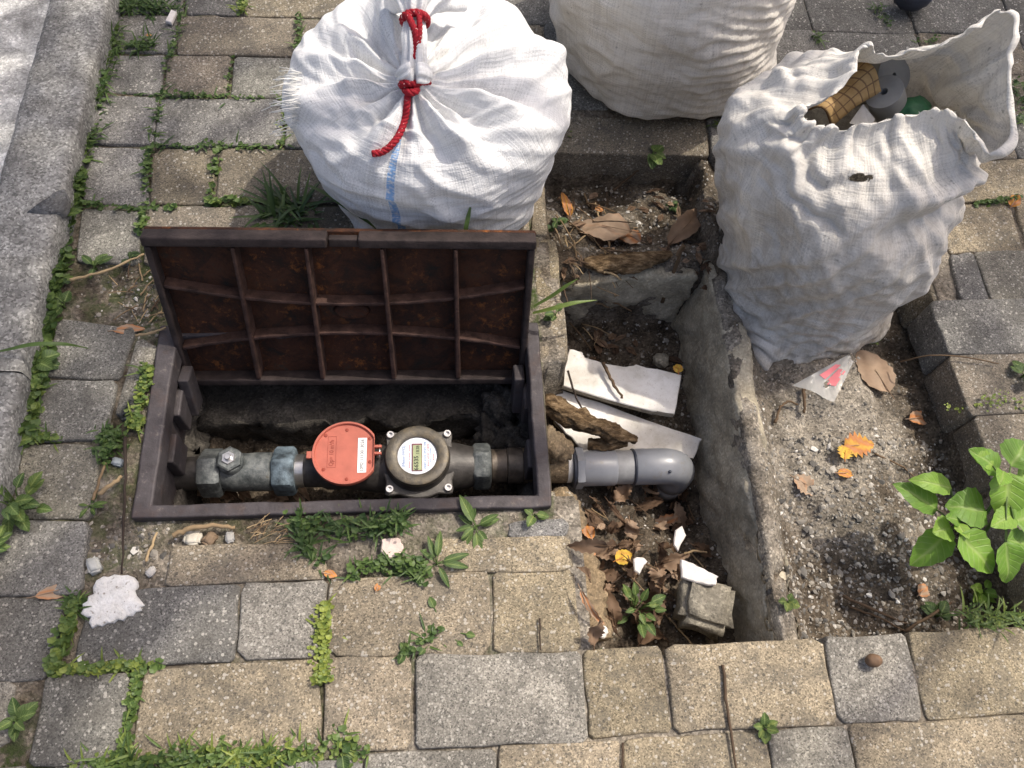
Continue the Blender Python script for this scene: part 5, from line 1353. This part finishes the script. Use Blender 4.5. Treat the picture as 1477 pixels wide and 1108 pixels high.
dry_leaf(1465, 288, .028, .020, .9, 'orange leaf standing on the right paving', .88, z=.008, pitch=.5)
dry_leaf(848, 762, .034, .018, 1.9, 'orange red leaf at the left side of the pit', .85, off=.012)
dry_leaf(900, 803, .028, .022, .4, 'yellow leaf in the middle of the pit', .99, off=.022, curl=.2)
dry_leaf(884, 878, .055, .024, 1.8, 'brown leaf standing beside the green pit weed', .35, off=.025, pitch=.6)
dry_leaf(935, 910, .045, .020, .9, 'crumpled brown leaf at the front of the pit', .38, off=.02, pitch=.4)
dry_leaf(978, 530, .020, .016, 1.5, 'greenish yellow leaf on the end of the upper white board', .97, z=-.085)
dry_leaf(215, 50 , .010, .006, .3, 'orange crumb on the grey block near the moss', .88, z=.003)
PG = 'brown leaves scattered in the pit'
for k in range(110):
    px, py = rnd.uniform(845, 1055), rnd.uniform(690, 905)
    if px > 1000 + (py - 700) * .25 or (py > 830 and px > 960): continue
    dry_leaf(px, py, rnd.uniform(.016, .064), rnd.uniform(.008, .026), rnd.random() * 6.28, 'dry brown leaf in the litter at the bottom of the pit', rnd.choice((.1, .15, .22, .28, .35, .42, .5, .58, .66, .8)), off=rnd.uniform(.002, .030), pitch=rnd.uniform(-.7, .7), curl=rnd.uniform(-1.2, 2.2), fold=rnd.uniform(-.3, .8), wav=.16, serr=.16, roll=rnd.uniform(-.8, .8), shape=rnd.uniform(.7, 1.4), group=PG)
SG = 'brown leaf bits on the soil behind the pit'
for k in range(60):
    px, py = rnd.uniform(795, 1030), rnd.uniform(272, 410)
    dry_leaf(px, py, rnd.uniform(.012, .032), rnd.uniform(.005, .012), rnd.random() * 6.28, 'small brown leaf bit in the litter behind the pit', rnd.choice((.1, .2, .32, .45, .6)), off=rnd.uniform(.003, .016), pitch=rnd.uniform(-.4, .5), group=SG)
for k in range(14):
    px, py = rnd.uniform(840, 990), rnd.uniform(480, 520)
    dry_leaf(px, py, rnd.uniform(.015, .035), rnd.uniform(.007, .014), rnd.random() * 6.28, 'dark leaf bit below the back wall of the pit', rnd.choice((.1, .2, .32, .45)), off=.006, group='dark leaf bits at the back of the pit')
for k in range(12):
    px, py = rnd.uniform(300, 440), rnd.uniform(700, 728)
    dry_leaf(px, py, rnd.uniform(.03, .06), rnd.uniform(.010, .018), rnd.random() * 6.28, 'dead leaf at the bottom of the meter box under the valve', rnd.choice((.3, .45, .6, .7)), z=-.185 + rnd.uniform(0, .02), pitch=rnd.uniform(-.3, .5), group='dead leaves in the meter box')

# twigs and sticks
def twig(pts, r, label, tint=.5, group=None, name='twig'):
    p = catmull([np.array(q, float) for q in pts], max(8, len(pts) * 4)); n = len(p)
    p = p + np.array([[rnd.gauss(0, r * .25), rnd.gauss(0, r * .25), rnd.gauss(0, r * .2)] for _ in range(n)])
    v, f = tube_vf(p, [r * (1 - .35 * i / n) * rnd.uniform(.85, 1.15) for i in range(n)], 7)
    return tag(mesh(name, v, f, MAT['twig'], attrs={'tint': [min(1, max(0, tint + rnd.uniform(-.08, .08)))] * len(v)}), label, 'twig', group)
def gz(px, py, o): return G0(px, py, o)
twig([P(100, 404, .006), P(140, 395, .01), P(175, 382, .016), P(208, 366, .02)], .0024, 'yellow straw stalk reaching to the left side of the lid', .95)
twig([P(180, 630, .012), P(181, 690, .012), P(178, 750, .008), P(176, 828, .004)], .0021, 'dark rusty rod standing out of the soil left of the box', .05, name='rusty_rod')
twig([P(144, 712, .006), P(160, 700, .009), P(176, 686, .008)], .0032, 'short tan stick left of the box', .75)
twig([P(134, 722, .004), P(145, 690, .008), P(152, 668, .007)], .0022, 'grey tan stick leaning by the tan stick left of the box', .6)
twig([P(250, 773, .006), P(275, 762, .010), P(305, 758, .010), P(340, 762, .007)], .0035, 'curved tan root in front of the box', .72)
twig([P(210, 810, .003), P(218, 788, .005), P(226, 769, .006)], .0022, 'thin pale stick in the soil at the box corner', .8)
twig([P(195, 484, .004), P(220, 480, .009), P(240, 472, .012)], .0022, 'pale split stick below the torn leaf', .85)
twig([P(1043, 958, .004), P(1046, 990, .005), P(1052, 1040, .005), P(1063, 1120, .004)], .0022, 'long thin brown twig lying on the tan block at the bottom', .25)
twig([P(898, 1072, .004), P(898, 1090, .005), P(897, 1120, .004)], .0016, 'short dark twig in the joint at the bottom edge', .15)
twig([P(778, 892, .003), P(779, 915, .004), P(779, 938, .003)], .0013, 'thin dark stem on the tan block near the pit', .1)
twig([P(870, 524, -.080), P(882, 548, -.082), P(897, 575, -.083)], .0030, 'brown twig lying on the upper white board', .35)
twig([P(819, 535, -.070), P(830, 570, -.07), P(847, 604, -.075)], .0018, 'thin black wire crossing both white boards', .0, name='wire')
twig([gz(885, 275, .01), gz(905, 258, .03), gz(920, 246, .05)], .0022, 'bare twig leaning against the step below the rosette', .3)
twig([P(1300, 522, -.03), P(1340, 513, .006), P(1390, 515, .01), P(1440, 525, .006)], .0014, 'long thin stem from the tan leaf onto the right blocks', .3)
twig([gz(1215, 860, .006), gz(1260, 880, .008), gz(1310, 900, .006)], .0024, 'dark twig on gravel at the lower right', .25)
twig([gz(1305, 910, .006), gz(1340, 890, .010), gz(1372, 868, .010)], .0026, 'twig crossing the dark twig at the lower right', .3)
twig([gz(1225, 875, .006), gz(1270, 892, .008), gz(1308, 912, .006)], .0017, 'second thinner twig on gravel at the lower right', .4)
twig([gz(1158, 560, .006), gz(1160, 575, .008), gz(1160, 595, .006)], .0030, 'short brown stick below the plastic wrapper', .45)
twig([gz(1118, 610, .006), gz(1125, 590, .014), gz(1135, 580, .012), gz(1150, 583, .006)], .0022, 'curled brown leaf stalk below the open sack', .4)
twig([gz(1262, 655, .005), gz(1300, 672, .006), gz(1320, 690, .005)], .0016, 'thin stalk of the orange leaf on gravel', .45)
twig([gz(960, 425, .05), gz(966, 400, .055), gz(975, 370, .05)], .0030, 'short brown stick on the edge of the back wall', .45)
twig([gz(985, 800, .03), gz(1000, 795, .035), gz(1020, 797, .03)], .0022, 'tan stick above the white shard in the pit', .7)
for k in range(70):
    px, py = rnd.uniform(790, 880), rnd.uniform(275, 450); a = rnd.gauss(-.9, .6); L = rnd.uniform(.02, .07)
    c = G0(px, py, rnd.uniform(.004, .028)); d = dirv(a, rnd.uniform(-.3, .3)) * L
    if c[0] < .178 or c[0] - abs(d[0]) < .172: continue
    twig([c, c + d * .5 + np.array([0, 0, rnd.uniform(-.003, .006)]), c + d], rnd.uniform(.0008, .0022), 'dry stalk in the tangle of litter right of the tied sack', rnd.choice((.2, .4, .55, .7, .9)), 'dry stalks beside the tied sack', 'dry_stalk')
for k in range(34):
    px, py = rnd.uniform(345, 430), rnd.uniform(758, 786); a = rnd.gauss(.5, .35); L = rnd.uniform(.012, .035)
    c = P(px, py, rnd.uniform(.0, .006)); d = dirv(a, rnd.uniform(-.1, .2)) * L
    twig([c, c + d * .5 + np.array([0, 0, .002]), c + d], .0006, 'dry grass straw matted in front of the box', rnd.choice((.5, .7, .9)), 'matted straw in front of the box', 'straw')
for k in range(26):
    px, py = rnd.uniform(165, 240), rnd.uniform(395, 470); a = rnd.random() * 6.28; L = rnd.uniform(.012, .04)
    c = G0(px, py, rnd.uniform(.002, .008)); d = dirv(a, rnd.uniform(-.1, .15)) * L
    twig([c, c + d * .5 + np.array([0, 0, .002]), c + d], rnd.uniform(.0005, .0014), 'dry root bit on the soil left of the lid', rnd.choice((.2, .4, .6, .8)), 'root bits left of the lid', 'root_bit')
for k in range(40):
    px, py = rnd.uniform(850, 1040), rnd.uniform(700, 900); a = rnd.random() * 6.28; L = rnd.uniform(.015, .06)
    if px > 990 + (py - 700) * .3: continue
    c = G0(px, py, rnd.uniform(.004, .02)); d = dirv(a, rnd.uniform(-.2, .3)) * L
    twig([c, c + d * .5, c + d], rnd.uniform(.0006, .0016), 'dry stalk among the leaves at the bottom of the pit', rnd.choice((.1, .3, .5, .7)), 'dry stalks in the pit', 'dry_stalk')

# rotten wood, bark
def lump(name, pts, rads, mat, label, cat, seed, sq=.7, n=20, amp=.45):
    p = catmull(pts, 44); r = np.interp(np.linspace(0, 1, 44), np.linspace(0, 1, len(rads)), rads)
    v, f = tube_vf(p, r, n); v = np.array(v); cen = np.repeat(p, n, 0)
    e = fbm(np.repeat(np.arange(44), n) * .22 + seed, np.tile(np.arange(n), 44) * .9, seed, 4)
    v = cen + (v - cen) * (1 + amp * e)[:, None]; v[:, 2] = cen[:, 2] + (v[:, 2] - cen[:, 2]) * sq
    return tag(mesh(name, v, f, mat), label, cat)
lump('rotten_wood', [P(784, 578, -.035), P(812, 594, -.043), P(850, 611, -.055), P(885, 624, -.068), P(918, 634, -.080)], [.012, .015, .013, .013, .005], MAT['wood'], 'rotten splintered piece of wood across the lower white board', 'wood', 4, .7, 24, .95)
lump('rotten_wood', [P(848, 640, -.085), P(870, 642, -.085), P(905, 640, -.088)], [.008, .010, .004], MAT['wood'], 'dark bark scrap between the pipe and the rotten wood', 'wood', 9)
lump('bark_piece', [gz(842, 378, .012), gz(880, 382, .014), gz(920, 378, .012), gz(968, 366, .008)], [.008, .018, .018, .006], MAT['wood'], 'piece of flat brown bark on the edge of the back wall', 'bark', 14, .5)
lump('mud_clod', [P(780, 625, -.055), P(800, 645, -.065), P(822, 650, -.075)], [.018, .022, .014], MAT['mud'], 'tan clay clod above the mud caked pipe', 'soil', 21, .8)
lump('mud_clod', [P(795, 715, -.04), P(815, 735, -.05), P(832, 765, -.06)], [.018, .022, .016], MAT['mud'], 'tan clay clod below the mud caked pipe', 'soil', 25, .8)
lump('soil_bank', [P(835, 800, -.09), P(842, 840, -.09), P(848, 880, -.09), P(855, 925, -.09)], [.02, .028, .026, .024], MAT['mud'], 'tan soil bank along the left side of the pit front', 'soil', 31, 1.1)

# boards and shards
def slab(name, px, z, th, label, cat, mat, edge=None, tilt=0., seed=1, n=6):
    c = [P(q[0], q[1], z) for q in px]; pts = []
    r = random.Random(seed)
    for i in range(len(c)):
        a, b = c[i], c[(i + 1) % len(c)]
        for k in range(n):
            t = k / n; q = a + (b - a) * t + (np.array([r.gauss(0, .0008), r.gauss(0, .0008), 0]) if k else 0); pts.append(q)
    m = len(pts); c0 = np.mean(pts, 0); v = []
    for (ins, dz) in ((.0015, 0), (0, -.0016), (0, -th)):
        for q in pts:
            d = c0 - q; d[2] = 0; d /= np.linalg.norm(d); w = q + d * ins; v.append((w[0], w[1], w[2] + dz + tilt * (q[0] - c0[0])))
    f = [tuple(range(m))]
    o = mesh(name, v, f + [(i * m + k, i * m + (k + 1) % m, (i + 1) * m + (k + 1) % m, (i + 1) * m + k) for i in range(2) for k in range(m)] + [tuple(2 * m + k for k in reversed(range(m)))], mat, None, False)
    bmm = bmesh.new(); bmm.from_mesh(o.data); bmesh.ops.recalc_face_normals(bmm, faces=bmm.faces); bmm.to_mesh(o.data); bmm.free()
    if edge is not None:
        o.data.materials.append(edge)
        for p_ in o.data.polygons:
            if abs(p_.normal.z) < .5: p_.material_index = 1
    return tag(o, label, cat)
slab('white_board', [(822, 502), (838, 506), (842, 514), (880, 525), (905, 529), (918, 526), (982, 543), (972, 599), (940, 594), (802, 551)], -.092, .012, 'upper white broken board lying in the pit', 'board', MAT['tile'], MAT['tile_edge'], .05, 3, 4)
slab('white_board', [(796, 556), (860, 578), (930, 605), (1012, 634), (1000, 662), (860, 668), (832, 640), (800, 606)], -.118, .012, 'lower white broken board between the upper board and the grey pipe', 'board', MAT['tile'], MAT['tile_edge'], .02, 5, 4)
slab('white_shard', [(983, 806), (1000, 812), (1022, 825), (1036, 832), (1032, 844), (1005, 840), (984, 832)], -.050, .006, 'white broken shard on the stone in the pit', 'shard', MAT['paper'], None, .1, 7, 3)
slab('white_shard', [(914, 806), (928, 804), (934, 810), (928, 818), (922, 829), (915, 822)], -.075, .004, 'small white shard near the yellow leaf in the pit', 'shard', MAT['paper'], None, 0, 8, 3)
slab('white_shard', [(862, 905), (874, 903), (878, 912), (872, 921), (863, 917)], -.06, .004, 'small white shard under the green pit weed', 'shard', MAT['paper'], None, 0, 9, 3)
slab('white_shard', [(974, 765), (984, 758), (990, 772), (978, 796), (972, 786)], -.085, .003, 'thin white sliver among the pit leaves', 'shard', MAT['paper'], None, 0, 10, 3)
slab('pale_chip', [(550, 778), (562, 775), (578, 777), (582, 790), (576, 804), (560, 805), (549, 795)], .008, .006, 'pinkish white chip in the weeds in front of the box', 'chip', MAT['pink'], None, 0, 11, 3)
slab('white_chip', [(247, 13), (255, 16), (247, 33), (238, 30)], .008, .006, 'small white chip on the grey block at the top left', 'chip', MAT['paper'], None, 0, 12, 2)
slab('white_chip', [(110, 946), (116, 946), (120, 957), (127, 962), (122, 965), (112, 957)], .005, .003, 'tiny white fleck on the joint at the lower left', 'chip', MAT['mortar'], None, 0, 13, 2)
# splash of white mortar
cs = P(162, 868, 0); v = []; f = []
OUT = [(140,838),(150,832),(158,833),(166,829),(177,831),(185,830),(193,833),(198,839),(199,846),(195,852),(197,859),(203,866),(209,874),(203,876),(205,881),(196,883),(192,889),(184,889),(179,896),(171,894),(165,899),(155,899),(148,904),(141,902),(134,907),(129,899),(132,891),(125,891),(117,886),(121,879),(120,872),(127,868),(128,861),(136,857),(135,848)]
m = len(OUT); ow = np.array([P(x, y, 0)[:2] for x, y in OUT])
for (s_, z) in ((.3, .0058), (.55, .0056), (.75, .0046), (.9, .0036), (.97, .0026), (1., .0012), (1.01, -.004)):
    for k in range(m):
        q = cs[:2] + (ow[k] - cs[:2]) * s_; v.append((q[0], q[1], z + .0022 * float(fbm(q[0] * 190, q[1] * 190, 3, 3)) + .0008))
v.append((cs[0], cs[1], .0065)); ci = len(v) - 1
for i in range(6):
    for k in range(m): f.append((i * m + k, i * m + (k + 1) % m, (i + 1) * m + (k + 1) % m, (i + 1) * m + k))
for k in range(m): f.append((ci, (k + 1) % m, k))
o = mesh('mortar_splash', v, f, MAT['mortar']); bmm = bmesh.new(); bmm.from_mesh(o.data); bmesh.ops.recalc_face_normals(bmm, faces=bmm.faces); bmm.to_mesh(o.data); bmm.free()
tag(o, 'splash of white mortar on the dark block at the lower left', 'mortar')
# broken stone, brown nut, pebbles
def stone(name, c, s, seed, mat, label, cat, group=None, rot=0.):
    bm = bmesh.new(); bmesh.ops.create_cube(bm, size=2); bmesh.ops.bevel(bm, geom=bm.edges[:], offset=.28, segments=2, affect='EDGES'); bmesh.ops.subdivide_edges(bm, edges=bm.edges[:], cuts=2, use_grid_fill=True)
    co = np.array([w.co[:] for w in bm.verts]); e = fbm(co[:, 0] * 1.7 + co[:, 2] * 1.3 + seed, co[:, 1] * 1.7 - co[:, 2], seed, 4)
    R_ = Matrix.Rotation(rot, 3, 'Z')
    for i, w in enumerate(bm.verts): w.co = Vector(c) + R_ @ Vector((w.co.x * s[0], w.co.y * s[1], w.co.z * s[2])) * (1 + .35 * e[i])
    me = bpy.data.meshes.new(name); bm.to_mesh(me); bm.free(); return tag(link(name, me, mat), label, cat, group)
stone('broken_stone', P(1016, 872, -.085), (.037, .036, .030), 6, MAT['rock'], 'broken piece of stone at the front of the pit against the wall', 'stone', None, -.3)
tag(clump('nut', P(1260, 953, .010), .0095, 3, mat_simple('brown_nut', (.14, .085, .05), .6, .3, 0, .3, 60, .5), None, (1.1, .9, .9), 3, .15), 'round brown nut on the pale block at the bottom right', 'nut')
for i, (px, py, r_, lab) in enumerate(((278, 778, .011, 'cream pebble in front of the box'), (303, 778, .009, 'brown pebble next to the cream pebble'), (136, 817, .010, 'pale pebble beside the white mortar splash'), (170, 667, .007, 'bluish pebble left of the box'), (218, 825, .006, 'pale pebble right of the mortar splash'), (332, 776, .007, 'grey pebble at the end of the curved root'))):
    p = G0(px, py, .004); stone('pebble', (p[0], p[1], max(p[2], -.004)), (r_, r_ * .75, r_ * .6), i * 3 + 2, mat_simple('pebble_%d' % i, ((.5, .46, .38), (.20, .14, .09), (.5, .5, .46), (.26, .29, .31), (.45, .43, .4), (.3, .29, .27))[i], .8, .3, 0, .2, 60, .4), lab, 'pebble', None, i)
tag(clump('snail', P(953, 520, -.14), .014, 30, MAT['rock'], None, (1, .9, .8), 3, .3), 'rounded grey pebble at the back of the pit', 'pebble').name = 'pebble'
# fine gravel on the trench floor and the soil patches
gr = MB(); ico = bmesh.new(); bmesh.ops.create_icosphere(ico, subdivisions=1, radius=1); iv = np.array([w.co[:] for w in ico.verts]); iff = [tuple(w.index for w in q.verts) for q in ico.faces]; ico.free()
allv = []; allf = []; allt = []; nb = 0
R_ = np.random.RandomState(4)
def pebbles(n, fx, rad, dens=None):
    global nb
    for _ in range(n):
        x, y = fx()
        z = float(hfun(x, y)); r_ = R_.uniform(*rad) * (1 + 1.2 * R_.rand() ** 6)
        q = np.array([1, R_.uniform(.55, .95), R_.uniform(.3, .6)]) * r_; a = R_.rand() * 6.28; c, s = math.cos(a), math.sin(a)
        w = iv * q * (1 + .75 * (R_.rand(len(iv), 1) - .5)); w = np.stack([w[:, 0] * c - w[:, 1] * s + x, w[:, 0] * s + w[:, 1] * c + y, w[:, 2] + z - r_ * .02], -1)
        allv.append(w); allf.extend([tuple(i + nb for i in f_) for f_ in iff]); nb += len(iv); allt.extend([float(np.clip(R_.beta(2.0, 2.4), 0, 1))] * len(iv))
pebbles(1900, lambda: (R_.uniform(.47, .78), .135 + .30 * R_.rand() ** 1.2), (.0012, .0038))
pebbles(2500, lambda: (R_.uniform(.445, .76), .135 + .5 * R_.rand()), (.0007, .0020))
pebbles(900, lambda: (R_.uniform(.20, .415), R_.uniform(.14, .70)), (.0010, .0030))
pebbles(900, lambda: (R_.uniform(.18, .47), R_.uniform(.74, .93)), (.0010, .0030))
pebbles(160, lambda: (R_.normal(-.44, .035), R_.normal(.66, .035)), (.0010, .0030))
pebbles(170, lambda: (R_.normal(-.40, .045), R_.normal(.292, .022)), (.0010, .0034))
o = mesh('gravel', np.concatenate(allv), allf, MAT['pebble'], None, False, {'tint': allt}); tag(o, 'fine gravel and crumbs on the bare soil', 'gravel', kind='stuff')
# clear plastic wrapper with red print
g = G('clear_plastic', .18, .6); g.set(color=(.8, .8, .78), alpha=.34); g.bump(g.noise(70., 3), .6, .004); MAT['film'] = g.m
cor = [gz(1143, 556, .012), gz(1222, 512, .030), gz(1232, 520, .026), gz(1203, 580, .014)]; v = []; f = []; n = 12
for i in range(n + 1):
    for j in range(n + 1):
        s, t = i / n, j / n; v.append((cor[0] * (1 - s) + cor[1] * s) * (1 - t) + (cor[3] * (1 - s) + cor[2] * s) * t + np.array([0, 0, .006 * math.sin(s * 7 + t * 4) * math.sin(t * 3.1)]))
f = [(i * (n + 1) + j, (i + 1) * (n + 1) + j, (i + 1) * (n + 1) + j + 1, i * (n + 1) + j + 1) for i in range(n) for j in range(n)]
wr = mesh('plastic_wrapper', v, f, MAT['film']); tag(wr, 'clear plastic wrapper with red print at the foot of the open sack', 'wrapper')
pv_ = np.array(v); fr_ = [f[k] for k in range(len(f)) if (lambda i, j: (5 <= i <= 8 and 2 <= j <= 4) or (4 <= i <= 7 and 6 <= j <= 9 and (i + j) % 5))(k // n, k % n)]
mesh('red_print', pv_ + np.array([0, 0, .0008]), fr_, MAT['ink_red'], wr)
# dark shoe-like object at the top edge
tag(clump('rubber_clog', P(1318, -8, .03), .032, 8, MAT['rubber'], None, (1.2, .9, .9), 3, .25), 'dark object at the top edge behind the open sack', 'object')

# ------------------------------------------------------------------ street tree out of the picture: its crown shades the left of the walk
tree = empty('shade_tree', (3.6, 1.9, 0)); tag(tree, 'leafy street tree shading the walk from the right', 'tree')
base = np.array([0., 0, 0])
tb = MB()
trunk_top = np.array([3.3, 1.9, 2.3])
tb.add(tube_vf(catmull([(3.6, 1.9, -.1), (3.58, 1.9, .6), (3.5, 1.88, 1.4), trunk_top], 20), np.linspace(.13, .08, 20), 14), .3)
cv_, cf_, ct_ = [], [], []
R2 = np.random.RandomState(11)
def crown(cx, cy, n, sx, sy, t0=3.9, rad=.05, edge=None):
    """leaves placed round the point that shades (cx, cy) on the walk"""
    c = np.array([cx, cy, 0]) + SUN * t0
    tb.add(tube_vf(catmull([trunk_top, .5 * (trunk_top + c) + np.array([0, 0, .15]), c], 10), np.linspace(.06, .012, 10), 8), .3)
    for _ in range(n):
        p = c + np.array([R2.normal(0, sx), R2.normal(0, sy), R2.normal(0, .28)])
        if edge is not None:
            t = p[2] / SUN[2]; g_ = p - SUN * t
            if not edge(g_[0], g_[1]): continue
        L = rad * R2.uniform(.7, 1.3); d = R2.normal(0, 1, 3); d /= np.linalg.norm(d); up = np.array([0, 0, 1.]) + R2.normal(0, .5, 3)
        v_, f_ = leaf_vf(p, d * np.array([1, 1, .4]), up, L * 2, L, .4, .15, 1., 4, 1)
        b = len(cv_); cv_.extend(v_); cf_.extend([tuple(i + b for i in q) for q in f_]); ct_.extend([R2.uniform(.2, .7)] * len(v_))
crown(-.66, .10, 300, .20, .24, 3.9, .05, lambda x, y: x < -.34)
crown(-.66, .60, 230, .20, .26, 3.9, .05, lambda x, y: x < -.38 + .06 * math.sin(y * 14))
crown(-.62, 1.15, 330, .22, .26, 3.9, .05, lambda x, y: x < -.36 + .06 * math.sin(y * 14))
crown(.95, 1.35, 900, .30, .22, 3.9, .05, lambda x, y: y > 1.02 and x > .50)
crown(1.05, .70, 110, .14, .14, 3.9, .04, lambda x, y: x > .80)
crown(.45, -.02, 22, .25, .07, 3.9, .035, None)
tb.build('trunk', MAT['twig'], tree); mesh('crown', cv_, cf_, MAT['green'], tree, False, {'tint': ct_})
